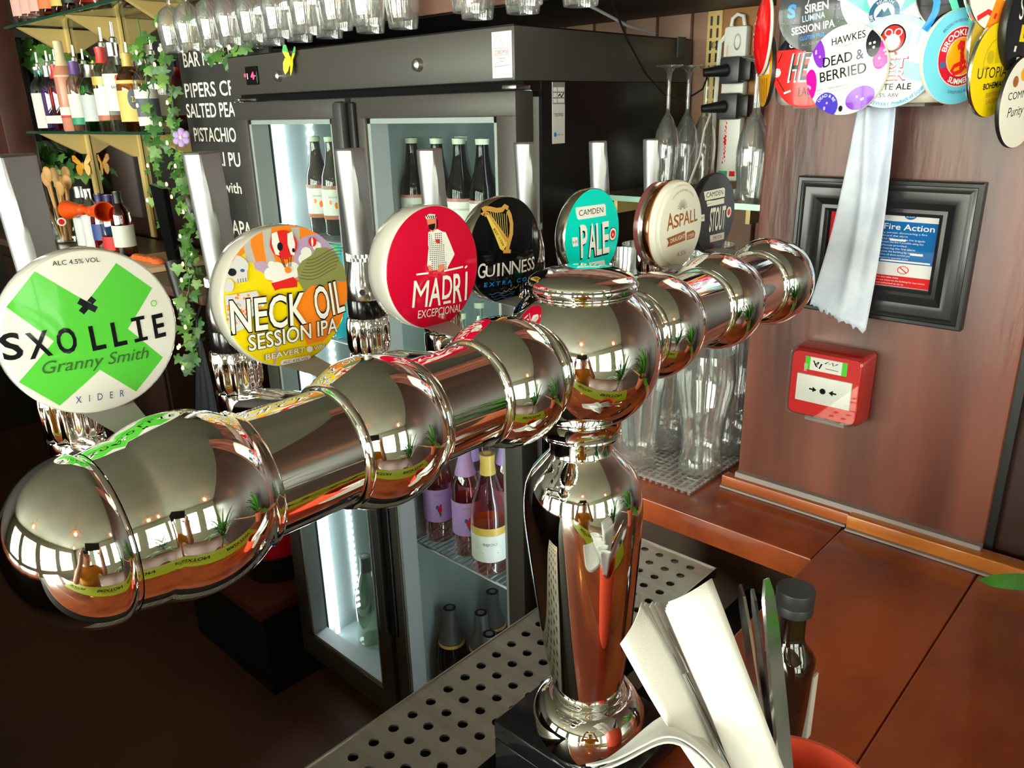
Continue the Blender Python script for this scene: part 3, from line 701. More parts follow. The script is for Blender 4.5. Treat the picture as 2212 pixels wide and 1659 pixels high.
# 5 ---- flat turquoise badge
t = make_tap(4, 'beer tap with flat turquoise badge and white block lettering', .5285, -.0277, 0, .5165, YB, -.098, .0364)
b, fn = make_badge(t, (.5165, YB, -.098), .0364, .012, rim_silver, I_teal, .0012, lab='flat turquoise badge with white capitals')
A = Art(fn, UC); f = hmap(-1.4794, .0029018, 3.771e-05, 1.3787, -.00036218, -.0017485, -.00012064, -3.4366e-05)
A.poly(PL(f, (297, 370), (625, 325), (640, 340), (645, 460), (325, 512), (312, 495), (297, 420)), I_white); put(A, f, 'CAMDEN', (332, 468), (610, 425), (330, 398), I_black)
for ch, bl, br, tl in (('P', (352, 948), (430, 932), (335, 560)), ('A', (438, 938), (532, 920), (430, 550)), ('L', (532, 918), (600, 903), (510, 540)), ('E', (603, 900), (682, 882), (585, 525))):
    put(A, f, ch, (bl[0]-10, bl[1]+22), (br[0]-10, br[1]+22), (tl[0]-10, tl[1]+22), I_black, .02, shear=-.08); put(A, f, ch, bl, br, tl, I_white, .02, shear=-.08)
A.poly(PL(f, (248, 720), (310, 712), (318, 815), (258, 826)), I_white); x, y = f(283, 785); A.text('4.0%', x, y, .06, I_black, w=.15)
x, y = f(722, 678)
for r_, m in ((.155, I_black), (.14, I_white), (.095, I_red)): A.poly(circle(x, y, r_, n=24), m)
A.text('n', x, y-.04, .085, I_white, bold=.02); A.poly(PL(f, (440, 1010), (620, 980), (640, 1060), (460, 1090)), I_white)
A.build('print', b)
# 6 ---- cream badge with copper ring
t = make_tap(5, 'beer tap with thick cream badge ringed in copper', .635, -.031, 0, .644, YB-.004, -.1055, .0405)
c6 = Vector((.644, YB-.004, -.1055)); T6 = look(c6, (0, -1, 0)); r6 = .0405
mb = MB(); mb.lathe([(0, -.027), (r6*.9, -.027), (r6*.97, -.025), (r6*.97, -.020)], 64, 2, T6); mb.lathe([(r6*.97, -.020), (r6*.93, -.0185), (r6*.93, -.016), (r6*.99, -.015)], 64, 3, T6)
mb.lathe([(r6*.99, -.015), (r6*1.01, -.014), (r6*1.01, -.0085), (r6*.98, -.008)], 64, 1, T6); mb.lathe([(r6*.98, -.008), (r6*1.01, -.0072), (r6*1.01, -.004), (r6*.98, -.0015), (r6*.92, -.001), (r6*.9, .0012), (r6*.86, .0018), (0, .0018)], 64, 0, T6)
b = mb.build('badge', [I_cream, rim_copper, rim_rose, rim_silver], t); b['label'] = 'thick cream badge with a copper band round its edge'
f0 = flat(c6+Vector((0, -.0018, 0)), (1, 0, 0), (0, 0, 1), r6, r6); A = Art(f0, circle(0, 0, .86, n=48), grid=0)
f = hmap(-4.6187, .0029746, .00014707, 1.4389, -.00034744, -.0015595, -.00012064, -3.4366e-05)
for ch, bl, br, tl in (('A', (1352, 645), (1432, 613), (1352, 440)), ('S', (1428, 608), (1490, 590), (1425, 455)), ('P', (1495, 588), (1545, 572), (1490, 435)), ('A', (1545, 573), (1615, 550), (1545, 410)), ('L', (1620, 548), (1662, 533), (1615, 395)), ('L', (1668, 533), (1705, 516), (1664, 380))): put(A, f, ch, bl, br, tl, I_brown, .012)
A.poly(PL(f, (1345, 730), (1560, 640), (1565, 750), (1350, 832), (1370, 775)), I_brown); A.poly(PL(f, (1580, 660), (1660, 630), (1680, 660), (1670, 720), (1580, 750)), I_brown)
put(A, f, 'DRAUGHT', (1390, 785), (1558, 720), (1387, 735), I_white, .008); put(A, f, 'CYDER', (1590, 733), (1664, 702), (1588, 688), I_white)
put(A, f, '4.5%', (1465, 945), (1570, 905), (1463, 893), I_mgrey)
for k in range(11):
    a = math.radians(15+k*15); A.line([(-.02+.06*math.cos(a), .36+.06*math.sin(a)), (-.02+.22*math.cos(a), .36+.24*math.sin(a))], .012, I_mgrey)
A.arc('THE CYDER HOUSE  ASPALL  SUFFOLK', -.02, .12, .66, .045, I_mgrey, mid=PI/2, sp=.9)
A.build('print', b)
# 7 ---- flat charcoal badge
t = make_tap(6, 'beer tap with flat charcoal badge and white lettering beside the wood panel', .727, -.0327, 0, .735, .40, -.1050, .0398)
b, fn = make_badge(t, (.735, .40, -.1050), .0398, .011, black_m, I_char, .0015, lab='flat charcoal badge with white capitals')
A = Art(fn, UC); f = hmap(-6.5441, .0033442, .00021258, 1.4059, -.00035334, -.0016441, -.00012064, -3.4366e-05)
A.poly(PL(f, (1790, 185), (2015, 135), (2030, 150), (2025, 240), (1800, 288)), I_cream); put(A, f, 'CAMDEN', (1812, 254), (2005, 214), (1808, 196), I_black)
A.line(PL(f, (1815, 310), (1900, 300), (2015, 275)), .07, I_cream); A.line(PL(f, (1820, 345), (1920, 325), (2015, 305)), .06, I_cream)
put(A, f, 'STOUT', (1838, 648), (2020, 608), (1826, 372), I_cream, .02)
A.poly(PL(f, (1850, 695), (2020, 655), (2022, 735), (1856, 775)), I_cream); put(A, f, 'SMOOTH', (1885, 744), (1990, 720), (1885, 703), I_black)
A.poly(PL(f, (1745, 455), (1788, 446), (1788, 525), (1745, 533)), I_cream); x, y = f(1767, 500); A.text('4.0', x, y, .05, I_black, w=.12)
x, y = f(2072, 422)
for r_, m in ((.14, I_cream), (.085, I_red)): A.poly(circle(x, y, r_, n=20), m)
A.build('print', b)

# ================================================================ PAPER TOWEL DISPENSER WITH BADGES STUCK ON IT
disp = thing('towel_dispenser', 'white plastic paper towel dispenser on the wood panel, covered with round beer badges', 'dispenser', (.93, .32, -.004))
dp = [(.978, .206), (.955, .1985), (.92, .203), (.894, .222), (.876, .255), (.8695, .30), (.8695, .375), (.878, .40), (.90, .425), (.94, .44), (.978, .442)]
dm = MB(); rows = [(.93, -.003), (.985, .003), (1.0, .014), (1.0, .36), (.96, .375)]; n = len(dp); vs = []; fs = []
cxp, cyp = .978, .335
for k, z in rows: vs += [(cxp+(x-cxp)*k, cyp+(y-cyp)*k, z) for x, y in dp]
for a in range(len(rows)-1):
    for q in range(n): fs.append((a*n+q, (a+1)*n+q, (a+1)*n+(q+1) % n, a*n+(q+1) % n))
fs.append(tuple(range(n))); fs.append(tuple((len(rows)-1)*n+q for q in range(n-1, -1, -1))); dm.add(vs, fs)
dm.build('housing', M('dispenser_plastic', srgb(222, 216, 202), .35), disp, angle=50)
MB().box((.90, .265, -.0065), (.962, .402, -.0035)).build('slot', M('slot_grey', srgb(110, 106, 100), .6), disp, smooth=False)  # plain grey plate for the towel slot
# strip of blue-white paper towel hanging out of the slot
tow = M('blue_tissue', srgb(214, 222, 236), .9, noise=(srgb(200, 208, 226), (30, 30, 30), .4, .6), bump=((420, 420, 420), .25))
pm = MB(); NR, NC = 34, 26; vs = []; fs = []
random.seed(3); tooth = [random.uniform(-.0035, .0035) for _ in range(NC+1)]
for i in range(NR+1):
    k = i/NR; z = -.006-.237*k; yc = .321+.021*k-.006*math.sin(k*PI); hw = .0195+.0155*k
    for j in range(NC+1):
        q = j/NC*2-1; y = yc-q*hw; fold = .009*math.exp(-((q+.25-.5*k)/.22)**2)*(1-.25*k)-.006*math.exp(-((q-.45+.15*k)/.3)**2)
        zz = z+((tooth[j]-.012*(q+.3)*k) if i == NR else -.012*(q+.3)*k*k)
        vs.append((.928-fold+.004*math.sin(3*q+4*k)+.012*k, y, zz))
for i in range(NR):
    for j in range(NC): a = i*(NC+1)+j; fs.append((a, a+1, a+NC+2, a+NC+1))
pm.add(vs, fs); towel = pm.build('paper_towel', tow, None, org=Vector((.93, .335, -.24+ZC)), angle=180)
so = towel.modifiers.new('t', 'SOLIDIFY'); so.thickness = .0006
tag(towel, 'strip of pale blue paper towel hanging torn from the white dispenser', 'paper towel')

# badges
def loose(label, c, r, phi, face, rim=rim_white, depth=.006, sag=.0018, kx=1.0, roll=0.0, bname='beer_badge'):
    """badge stuck on the dispenser; phi: turn of its face from -x towards -y (degrees); roll: turn within its plane"""
    nrm = Vector((-math.cos(math.radians(phi)), -math.sin(math.radians(phi)), 0))
    t = thing(bname, label, 'badge', (c[0], c[1], c[2]-r), 'badges stuck on the towel dispenser')
    side = Vector((0, 0, 1)).cross(nrm); up = Vector((0, 0, 1))*math.cos(roll)-side*math.sin(roll)
    T, fn = badge_surface(Vector(c), r, sag, nrm, up)
    R0 = (r*r+sag*sag)/(2*sag); TS = T @ Matrix.Diagonal((kx, 1, 1, 1))
    mb = MB().lathe([(0, -depth), (r*.95, -depth), (r*1.0, -depth*.7), (r*1.01, -.0012), (r*.995, 0)], 56, 0, TS); bk = mb.build('backing', rim, t)
    mb = MB().lathe([(r*.995, 0)]+[(r*q, math.sqrt(R0*R0-(r*q)**2)-(R0-sag)) for q in (.97, .85, .7, .5, .3, .15)]+[(0, sag)], 56, 0, TS); fc = mb.build('face', face, t)
    if kx != 1.0:
        f0 = fn; Ti = T.inverted()
        def fn(u, v, f0=f0):
            p, nn = f0(u, v); l = Ti @ p; l.x *= kx; return T @ l, nn
    return fc, Art(fn, UC)
# red lager badge
fc, A = loose('red round badge with tall outlined letters, half under the pale purple-blotched one', (.8665, .3745, .0345), .0405, -4, I_red, rim_white)
A.poly([(-1, .45), (1, .45), (1, 1), (-1, 1)], I_black); A.text('C.', -.5, .5, .13, I_cream, bold=.03)
for k, ch in enumerate('HELLS'):
    A.text(ch, -.42+k*.3, -.33, .7, I_cream, w=.24, bold=.03, shear=.12); A.text(ch, -.39+k*.3, -.30, .68, I_black, w=.2, shear=.12, bold=.01)
A.text('LAGER', .1, -.68, .24, I_black, w=.6, shear=.12, rot=.12); A.line([(-.62, -.62), (-.42, -.56)], .05, I_cream); A.poly(circle(-.86, -.1, .11, n=20), I_cream); A.ring(-.86, -.1, .07, .08, I_red, 18)
A.line([(-.75, .4), (-.85, .15)], .02, I_black); A.line([(-.85, -.25), (-.6, -.58)], .02, I_black); A.build('print', fc)
# charcoal badge with blue and white print
fc, A = loose('charcoal round badge with blue and white capitals and a cyan splash', (.8605, .3705, .088), .0385, 2, I_char, rim_silver)
ro = .12
A.text('SIREN', .06, -.02, .21, I_white, w=.62, rot=ro, bold=.02); A.text('LUMINA', 0, -.23, .16, I_lsky, w=.6, rot=ro, bold=.01); A.text('SESSION IPA', 0, -.5, .19, I_white, w=1.15, rot=ro, bold=.015); A.text('GLUTEN FREE', .0, -.68, .1, I_blue, w=.66, rot=ro, bold=.01)
A.text('ALC. 4.2% VOL', .0, -.83, .07, I_mgrey, w=.56, rot=ro); A.text('S', -.62, -.12, .32, I_blue, w=.24, bold=.04); A.line([(-.2, .15), (-.1, .6)], .02, I_white)
A.line([(.5, .45), (.62, .3), (.78, .28), (.8, .42), (.65, .55)], .1, I_blue); A.line([(.42, .42), (.6, .2), (.8, .15)], .05, I_lsky)
A.hold = True
for k in range(60): A.poly(circle(random.choice((-1, 1))*random.uniform(.5, .86), random.uniform(-.45, .1), .009, n=5), random.choice((I_navy, I_lsky, I_mgrey)))
A.build('print', fc)
# white badge with owl
fc, A = loose('white and sky-blue round badge with a red owl', (.8615, .290, .0352), .0425, 16, I_lsky, rim_white)
A.poly(circle(0, 0, .88), I_white); A.poly([(-1, -.05), (-.4, .12), (.2, .05), (.9, -.15), (.95, -.5), (.3, -.35), (-.3, -.3), (-.9, -.4)], I_lsky)
for k in range(5): A.poly([(-.1+k*.2, .75-.03*k), (-.04+k*.2, .8-.03*k), (-.02+k*.18, .35), (-.08+k*.18, .3)], I_lsky)
A.poly(circle(-.02, .5, .27, .3), I_black); A.poly(circle(-.02, .5, .24, .27), I_red); A.poly(circle(-.02, .42, .16, .17), I_white)
for s_ in (-1, 1): A.poly(circle(-.02+s_*.1, .62, .085), I_white); A.poly(circle(-.02+s_*.1, .62, .06), I_red); A.line([(-.02+s_*.08, .22), (-.02+s_*.12, .15)], .05, I_red)
for s_, y in (('BEST', -.12), ('BEER', -.38)): A.text(s_, -.05, y-.015, .24, I_red, w=.82, bold=.035); A.text(s_, -.05, y, .23, I_white, w=.78, bold=.012)
A.text('WHITE ALE', .0, -.6, .14, I_black, w=.98, bold=.015); A.text('5.5% ABV', .0, -.76, .09, I_black, w=.5, bold=.005); A.arc('BREWERY Product of Japan', 0, 0, .95, .085, I_navy, mid=-PI/2+.25, inside=True); A.build('print', fc)
# pale badge with purple blotches (front-most)
fc, A = loose('pale grey round badge with purple and magenta blotches, overlapping its neighbours', (.8485, .3285, .0292), .0425, -8, ink('pearl', 226, 222, 226), rim_white)
for x, y, rx, ry, m in ((-.72, .42, .16, .36, I_purple), (-.86, -.3, .17, .36, I_mag), (.86, .32, .2, .34, I_mag), (.62, .55, .17, .3, I_black), (.45, -.62, .36, .25, I_purple), (-.38, -.78, .3, .3, I_indigo)):
    a = random.uniform(-.5, .5); A.poly([(x+(p[0])*math.cos(a)-p[1]*math.sin(a), y+p[0]*math.sin(a)+p[1]*math.cos(a)) for p in circle(0, 0, rx, ry, n=22)], m)
    for k in range(3): A.poly(circle(x+random.uniform(-.08, .08), y+random.uniform(-.1, .1), .03, n=10), I_lilac if m != I_black else I_white)
A.arc('DEAD & BE', -.38, -.78, .2, .07, I_white, mid=PI/2)
ro = .16
A.text('HAWKES', .02, .62, .17, I_black, w=.82, rot=ro); A.text('LONDON', .0, .52, .05, I_mgrey, w=.25, rot=ro); A.text('DEAD &', -.05, .16, .23, I_black, w=1.0, rot=ro, bold=.004); A.text('BERRIED', -.02, -.16, .24, I_black, w=1.15, rot=ro, bold=.004)
A.text('MIXED BERRY CIDER | VOL.', 0, -.36, .05, I_mgrey, w=.7, rot=ro); A.line([(-.7, -.52), (.75, -.3)], .01, I_mgrey); A.text('STYLE', -.6, -.45, .05, I_mgrey, rot=ro); A.poly(circle(0, -.85, .05, .07, n=14), I_black); A.build('print', fc)
# sky-blue badge with red ring
fc, A = loose('sky-blue round badge with a red ring round an amber centre', (.8815, .2345, .0375), .0425, 60, I_sky, rim_white, roll=.22)
A.poly(circle(0, 0, .63), ink('pinkish', 250, 196, 196)); A.poly(circle(0, 0, .61), ink('ring_red', 196, 30, 50)); A.poly(circle(0, 0, .41), ink('pinkish', 250, 196, 196)); A.poly(circle(0, 0, .39), I_amber)
A.arc('BROOKLYN', 0, 0, .445, .13, I_white, mid=PI/2+.1, bold=.02); A.arc('SUMMER ALE', 0, 0, .575, .12, I_white, mid=-PI/2+.1, inside=True, bold=.02)
A.poly(circle(-.5, -.06, .075), I_navy); A.poly(circle(.5, .1, .075), I_navy)
A.line([(-.04, .16), (-.06, .24), (0, .3), (.09, .27), (.1, .17), (.0, .08), (.06, -.02), (.14, -.1), (.1, -.22), (-.02, -.3), (-.2, -.32), (-.27, -.24), (-.2, -.16), (0, -.13), (.28, -.07)], .09, I_red); A.line([(0, .3), (.02, .1), (-.03, -.3)], .08, I_red)
A.arc('BROOKLYN BREWERY', 0, 0, .72, .07, I_navy, mid=PI/2+.1, sp=.8); A.arc('SUNNY PALE ALE | ALC 5.0%', 0, 0, .78, .07, I_navy, mid=-PI/2+.1, inside=True, sp=.8); A.build('print', fc)
# yellow oval
fc, A = loose('plain yellow round badge with dark serif-like capitals at the dispenser edge', (.9, .2075, .0245), .042, 77, I_yel2, rim_silver, sag=.0015, depth=.005, roll=.1)
A.text('UTOPIAN', 0, -.15, .24, I_black, w=1.5, rot=-.05); A.text('BOHEMIAN', 0, -.37, .13, I_black, w=.9, bold=.03); A.text('BRITISH', 0, -.55, .1, I_brown, w=.6); A.text('LAGER', 0, -.7, .1, I_brown, w=.5); A.text('4.7% ABV', 0, -.84, .05, I_brown)
A.ring(0, .1, .55, .58, ink('ochre', 206, 176, 24), 30, 0, PI); A.rect(-.1, .15, .1, .5, ink('ochre', 206, 176, 24)); A.line([(-.55, .1), (.55, .1)], .05, ink('ochre', 206, 176, 24)); A.poly(circle(-.3, .3, .14), ink('ochre', 206, 176, 24)); A.poly(circle(.3, .32, .14), ink('ochre', 206, 176, 24)); A.build('print', fc)
# white badge with blue lettering at the frame edge
fc, A = loose('white round badge with thin script, hanging lowest on the dispenser side', (.93, .1865, -.005), .042, 78, I_cream, black_m, sag=.0015, depth=.005, roll=.1)
A.text('COMMUNITY', .1, .12, .17, I_black, w=1.6); A.text('Purity', -.3, -.25, .22, I_black, w=.7, shear=.2); A.rect(.15, -.4, .9, -.1, I_lsky); A.poly(circle(-.1, .62, .14), I_amber); A.poly(circle(-.45, .5, .12), I_brown); A.poly([(.0, .38), (.25, .8), (.5, .38)], I_navy); A.build('print', fc)
# mint and white, cut by the frame
fc, A = loose('white round badge with mint triangles and a navy mountain roundel', (.864, .3035, .1), .042, 10, I_cream, rim_white)
A.poly([(-.9, -.1), (-.2, -.55), (-.45, -.05)], I_tealgreen); A.poly([(.9, -.1), (.3, -.55), (.5, -.05)], I_tealgreen); A.poly(circle(.02, -.48, .33), ink('denim', 40, 84, 120)); A.poly(circle(.02, -.48, .22), I_white); A.poly([(-.16, -.56), (-.04, -.38), (.02, -.46), (.09, -.36), (.2, -.56)], ink('denim', 40, 84, 120)); A.arc('BREWING COMPANY', .02, -.48, .315, .07, I_white, mid=-PI/2, inside=True); A.arc('NORTH', .02, -.48, .235, .07, I_white); A.build('print', fc)
# black, blue and mint swirls
fc, A = loose('black round badge swirling with blue and mint bands', (.878, .2415, .0965), .0385, 35, I_black, rim_silver)
for k, m in enumerate((I_blue, I_tealgreen, I_white, I_tealgreen)): A.line([(-.7+.5*k+.2*math.sin(q*.6+k), -.9+.2*q) for q in range(9)], .16, m)
A.ring(.1, -.9, .2, .3, I_tealgreen, 20, 0, PI); A.ring(.1, -.9, .4, .46, I_white, 20, 0, PI); A.build('print', fc)
fc, A = loose('white and orange round badge above the yellow one', (.893, .2125, .0985), .0395, 66, I_cream, rim_silver)
A.poly([(-.3, -1), (.3, -1), (.35, -.4), (-.1, -.3)], I_orange); A.line([(-.6, -.75), (-.3, -.6), (0, -.7)], .12, I_red); A.build('print', fc)
fc, A = loose('murky gold round badge tucked behind the yellow one', (.905, .2135, .049), .038, 74, ink('murky_gold', 190, 160, 60), rim_silver)
A.line([(.0, -.2), (.05, .4)], .12, I_red); A.ring(.45, .3, .2, .3, I_cream, 20); A.build('print', fc)
fc, A = loose('black round badge with white letters and a yellow bar at the dispenser side', (.93, .193, .064), .042, 79, I_black, black_m, depth=.008)
A.text('STOUT', .15, .1, .5, I_white, w=1.4); A.rect(-.35, -.35, .9, .0, I_yel2); A.text('BLACK', .2, -.27, .18, I_black, w=.8); A.line([(-.5, -.5), (.6, -.5)], .12, I_cream); A.line([(-.3, -.72), (.6, -.68)], .1, I_cream); A.build('print', fc)
fc, A = loose('glossy red round badge seen edge-on at the dispenser corner', (.885, .4385, .0715), .0415, -53, ink('bright_red', 226, 16, 22), rim_white, sag=.008, depth=.004)
A.text('PALE', -.1, -.1, .3, I_white, w=1.1, rot=1.4); A.build('print', fc)
fc, A = loose('amber round badge seen edge-on under the red one', (.893, .4355, .0335), .0375, -54, I_amber, black_m, depth=.005)
for k in range(5): A.rect(-.7+k*.3, -.9, -.6+k*.3, -.2, I_brown)
A.rect(-.8, -.1, .8, .25, I_cream); A.build('print', fc)

# ================================================================ FIRE NOTICE, CALL POINT
fr = thing('picture_frame', 'broad black moulded frame holding a blue and white fire notice on the wood panel', 'frame', (.975, .313, -.25))
frame_blk = M('black_frame', srgb(34, 36, 38), .28)
Y0, Y1, Z0, Z1 = .213, .4165, -.2475, -.085
def frame_ring(prof, m, name):
    """mitred moulding; prof = (inset, height off the wall)"""
    mb = MB(); vs = []; fs = []
    for ins, h in prof: vs += [(.979-h, Y0+ins, Z0+ins), (.979-h, Y1-ins, Z0+ins), (.979-h, Y1-ins, Z1-ins), (.979-h, Y0+ins, Z1-ins)]
    for a in range(len(prof)-1):
        for q in range(4): fs.append((a*4+q, a*4+(q+1) % 4, a*4+4+(q+1) % 4, a*4+4+q))
    mb.add(vs, fs); return mb.build(name, m, fr, angle=25)
frame_ring([(0, 0), (0, .013), (.0015, .0145), (.005, .0145), (.006, .013), (.008, .0135), (.012, .0165), (.018, .0175), (.024, .0165), (.029, .0125), (.032, .011), (.036, .0118), (.0375, .0105), (.040, .0095), (.040, .003)], frame_blk, 'moulding')
MB().box((.9765, Y0+.036, Z0+.036), (.9788, Y1-.036, Z1-.036)).build('backing', black_m, fr, smooth=False)
sg = MB().box((.974, .2475, -.2105), (.9762, .3745, -.117)).build('notice', M('notice_card', srgb(222, 222, 222), .35), fr, smooth=False); sg['label'] = 'white notice card with a blue panel and red stripes'
A = Art(flat((.974, .311, -.16375), (0, -1, 0), (0, 0, 1), .0635, .0468), None, grid=0)
A.rect(-1, -1, -.28, 1, ink('notice_red', 214, 40, 44)); A.text('FIRE', -.6, -.8, .3, I_white, w=1.2, rot=PI/2)
A.rect(-.12, -.34, .93, .68, I_cobalt); A.poly(circle(.42, .86, .11, .125, n=24), I_cobalt); A.text('Fire', .42, .88, .07, I_white, w=.12); A.text('action', .42, .79, .06, I_white, w=.14)
A.text('Fire Action', .42, .48, .15, I_white, w=.86, bold=.01)
for k, (s_, ww) in enumerate((('Any person discovering a fire', .82), ('1  Sound the alarm', .5), ('2  Dial 999 to call the fire brigade', .8), ('3  Attack the fire if possible using the', .78), ('appliances provided', .5), ('On hearing the fire alarm', .66), ('4  Leave the building by nearest exit', .8), ('5  Close all doors behind you', .58), ('6  Report to assembly point', .56))): A.text(s_, -.08, .38-k*.078, .045, I_white, w=ww, align='L')
A.rect(.12, .2, .4, .25, I_white); A.rect(.5, -.12, .72, -.07, I_white); A.rect(.0, -.31, .86, -.27, I_white)
A.ring(.42, -.5, .085, .1, I_red, 24); A.line([(.35, -.43), (.49, -.57)], .02, I_red); A.rect(-.12, -.92, .93, -.66, ink('notice_red', 214, 40, 44))
for k in range(3): A.text(('Do not take risks', 'Do not return to the building for any reason', 'until authorised to do so')[k], -.04, -.73-k*.075, .04, I_white, w=(.4, .86, .5)[k], align='L')
A.build('print', sg)
# call point
mc = thing('fire_call_point', 'red break-glass fire alarm call point with clear cover on the wood panel', 'fire alarm', (.96, .35, -.39))
red_m = M('alarm_red', srgb(206, 22, 28), .3, coat=.2)
yc, zc_ = .3475, -.3375
mb = MB()
def rr(w_, h_, r, x, dz=0, n=5):
    out = []
    for cxs, czs, a0 in ((1, 1, 0), (-1, 1, PI/2), (-1, -1, PI), (1, -1, 3*PI/2)):
        for k in range(n): a = a0+PI/2*k/(n-1); out.append((x, yc+cxs*(w_-r)+r*math.cos(a), zc_+dz+czs*(h_-r)+r*math.sin(a)))
    return out
secs = [rr(.046, .046, .005, .9785), rr(.046, .0455, .006, .962), rr(.0435, .042, .008, .944, .001), rr(.0425, .041, .008, .9405, .001)]
n = len(secs[0]); vs = [p for s_ in secs for p in s_]; fs = []
for a in range(len(secs)-1):
    for q in range(n): fs.append((a*n+q, (a+1)*n+q, (a+1)*n+(q+1) % n, a*n+(q+1) % n))
fs.append(tuple((len(secs)-1)*n+q for q in range(n))); mb.add(vs, fs); mb.build('case', red_m, mc, angle=50)
pl_ = MB().bbox((.9385, yc-.0345, zc_-.0225), (.9415, yc+.0345, zc_+.0135), .001).build('press_plate', M('plate_white', srgb(224, 224, 218), .35), mc)
A = Art(flat((.9385, yc, zc_-.0045), (0, -1, 0), (0, 0, 1), .0345, .018), None, grid=0)
A.poly(circle(0, 0, .11, .21, n=20), I_black)
for s_ in (-1, 1): A.rect(min(s_*.5, s_*.36), -.06, max(s_*.5, s_*.36), .06, I_black); A.poly([(s_*.37, .2), (s_*.37, -.2), (s_*.22, 0)], I_black)
A.build('print', pl_)
st_ = MB().box((.9397, yc-.026, zc_+.020), (.9403, yc+.026, zc_+.037)).build('inspection_sticker', I_white, mc, smooth=False)
A = Art(flat((.9397, yc, zc_+.0285), (0, -1, 0), (0, 0, 1), .026, .0085), None, grid=0); A.rect(-1, -1, -.76, 1, I_green); A.rect(.76, -1, 1, 1, I_green)
A.line([(-.6, .5), (-.45, -.4), (-.35, .4), (-.5, -.1), (-.3, -.6), (-.2, .2)], .08, I_black); A.line([(-.05, .3), (.1, .7), (.15, .3), (.3, .7), (.35, .2), (.55, .6)], .08, I_black); A.line([(.0, -.4), (.6, -.45)], .08, I_black); A.text('PASSED', -.88, -.7, .16, I_white, w=1.2, rot=PI/2); A.build('print', st_)
cov = glass('clear_cover', (.96, .96, .96), .3, .08, .6)
cv = MB()
secs = [rr(.0475, .047, .006, .972, .0015), rr(.0465, .046, .007, .950, .0015), rr(.045, .044, .008, .9365, .002), rr(.043, .042, .008, .935, .002)]; vs = [p for s_ in secs for p in s_]; cv.add(vs, fs); cv.build('cover', cov, mc, angle=50)
MB().bbox((.955, yc-.026, zc_-.054), (.966, yc+.026, zc_-.0465), .002).build('cover_hinge', M('hinge_grey', srgb(132, 120, 116), .35), mc)

# ================================================================ FRIDGE
liner = M('fridge_liner', srgb(158, 172, 170), .45); gasket = M('grey_gasket', srgb(168, 170, 170), .5)
fridge_blk = M('fridge_black', srgb(66, 62, 59), .42, bump=((900, 900, 900), .12)); fridge_side = M('fridge_side_black', srgb(9, 9, 11), .33)
pane_glass = glass('door_glass', (.95, .98, .97), .15, .03, .22)
led_m = M('led_tube', (1, 1, 1, 1), .5, emit=(.86, .95, 1), es=10.0); led_dot = M('led_dot', (1, 1, 1, 1), .5, emit=(.9, .97, 1), es=10.0)
wire = M('zinc_wire', (.7, .72, .72, 1), .3, 1.0)
fg = thing('bottle_fridge', 'tall black two-door bottle fridge with lit glass doors beside the glass alcove', 'fridge', (1.33, 1.435, FLOOR))
FB = -1.70
MB().box((1.119, .961, FB), (1.62, .985, .045)).build('side', fridge_side, fg, smooth=False)
MB().box((1.119, 1.886, FB), (1.62, 1.91, .045)).build('side', fridge_side, fg, smooth=False)
MB().box((1.596, .985, FB), (1.62, 1.886, .045)).build('back', fridge_side, fg, smooth=False)
MB().box((1.119, .985, FB), (1.596, 1.886, FB+.12)).build('bottom', fridge_side, fg, smooth=False)
MB().box((1.13, .9855, FB+.12), (1.585, .992, .03)).box((1.13, 1.879, FB+.12), (1.585, 1.8855, .03)).box((1.585, .9855, FB+.12), (1.5955, 1.8855, .03)).box((1.12, .9855, FB+.1205), (1.585, 1.8855, FB+.126)).box((1.13, .9855, .03), (1.59, 1.8855, .04)).build('liner', liner, fg, smooth=False)
hd = MB().bbox((1.05, .961, .045), (1.62, 1.91, .131), .003).build('header', fridge_blk, fg)
MB().box((1.0505, .9615, .131), (1.6195, 1.9095, .1325)).build('lid', fridge_side, hd, smooth=False)
MB().box((1.075, .963, .030), (1.12, 1.908, .045)).build('gap', black_gloss, fg, smooth=False)
for y in (.975, 1.895): MB().bbox((1.052, y-.014, .031), (1.09, y+.02, .0385), .002).build('hinge', steel, fg)
def door(ya, yb, ga, gb, z0, z1, gz0, gz1, lab):
    x0, x1 = 1.05, 1.098
    mb = MB(); mb.bbox((x0, ya, gz1), (x1, yb, z1), .004); mb.bbox((x0, ya, z0), (x1, yb, gz0), .004); mb.bbox((x0, ya, gz0-.003), (x1, ga, gz1+.003), .004); mb.bbox((x0, gb, gz0-.003), (x1, yb, gz1+.003), .004)
    d = mb.build('door', fridge_blk, fg); d['label'] = lab
    # inner white reveal and glass
    t = .010
    MB().box((x0+.006, ga, gz0), (x1+.004, ga+t, gz1)).box((x0+.006, gb-t, gz0), (x1+.004, gb, gz1)).box((x0+.006, ga, gz0), (x1+.004, gb, gz0+t)).box((x0+.006, ga, gz1-t), (x1+.004, gb, gz1)).build('reveal', gasket, d, smooth=False)
    MB().box((x0+.003, ga, gz0), (x0+.0055, gb, gz1)).build('pane', pane_glass, d, smooth=False)
    MB().box((x1, ya+.006, z0+.01), (x1+.02, ya+.012, z1-.01)).box((x1, yb-.012, z0+.01), (x1+.02, yb-.006, z1-.01)).build('seal', gasket, d, smooth=False)
    return d
d1 = door(1.447, 1.91, 1.504, 1.854, -1.60, .029, -1.519, -.013, 'left door of the fridge with bright strip light behind the glass')
d2 = door(.961, 1.428, 1.009, 1.383, -1.60, .029, -1.519, -.013, 'right door of the fridge with shelves of bottles behind the glass')
MB().bbox((1.030, 1.436, -1.3), (1.052, 1.470, .022), .008).build('handle', M('handle_black', srgb(58, 58, 60), .4), d1)
MB().bbox((1.040, 1.408, -1.3), (1.052, 1.428, .02), .005).build('handle', black_m, d2)
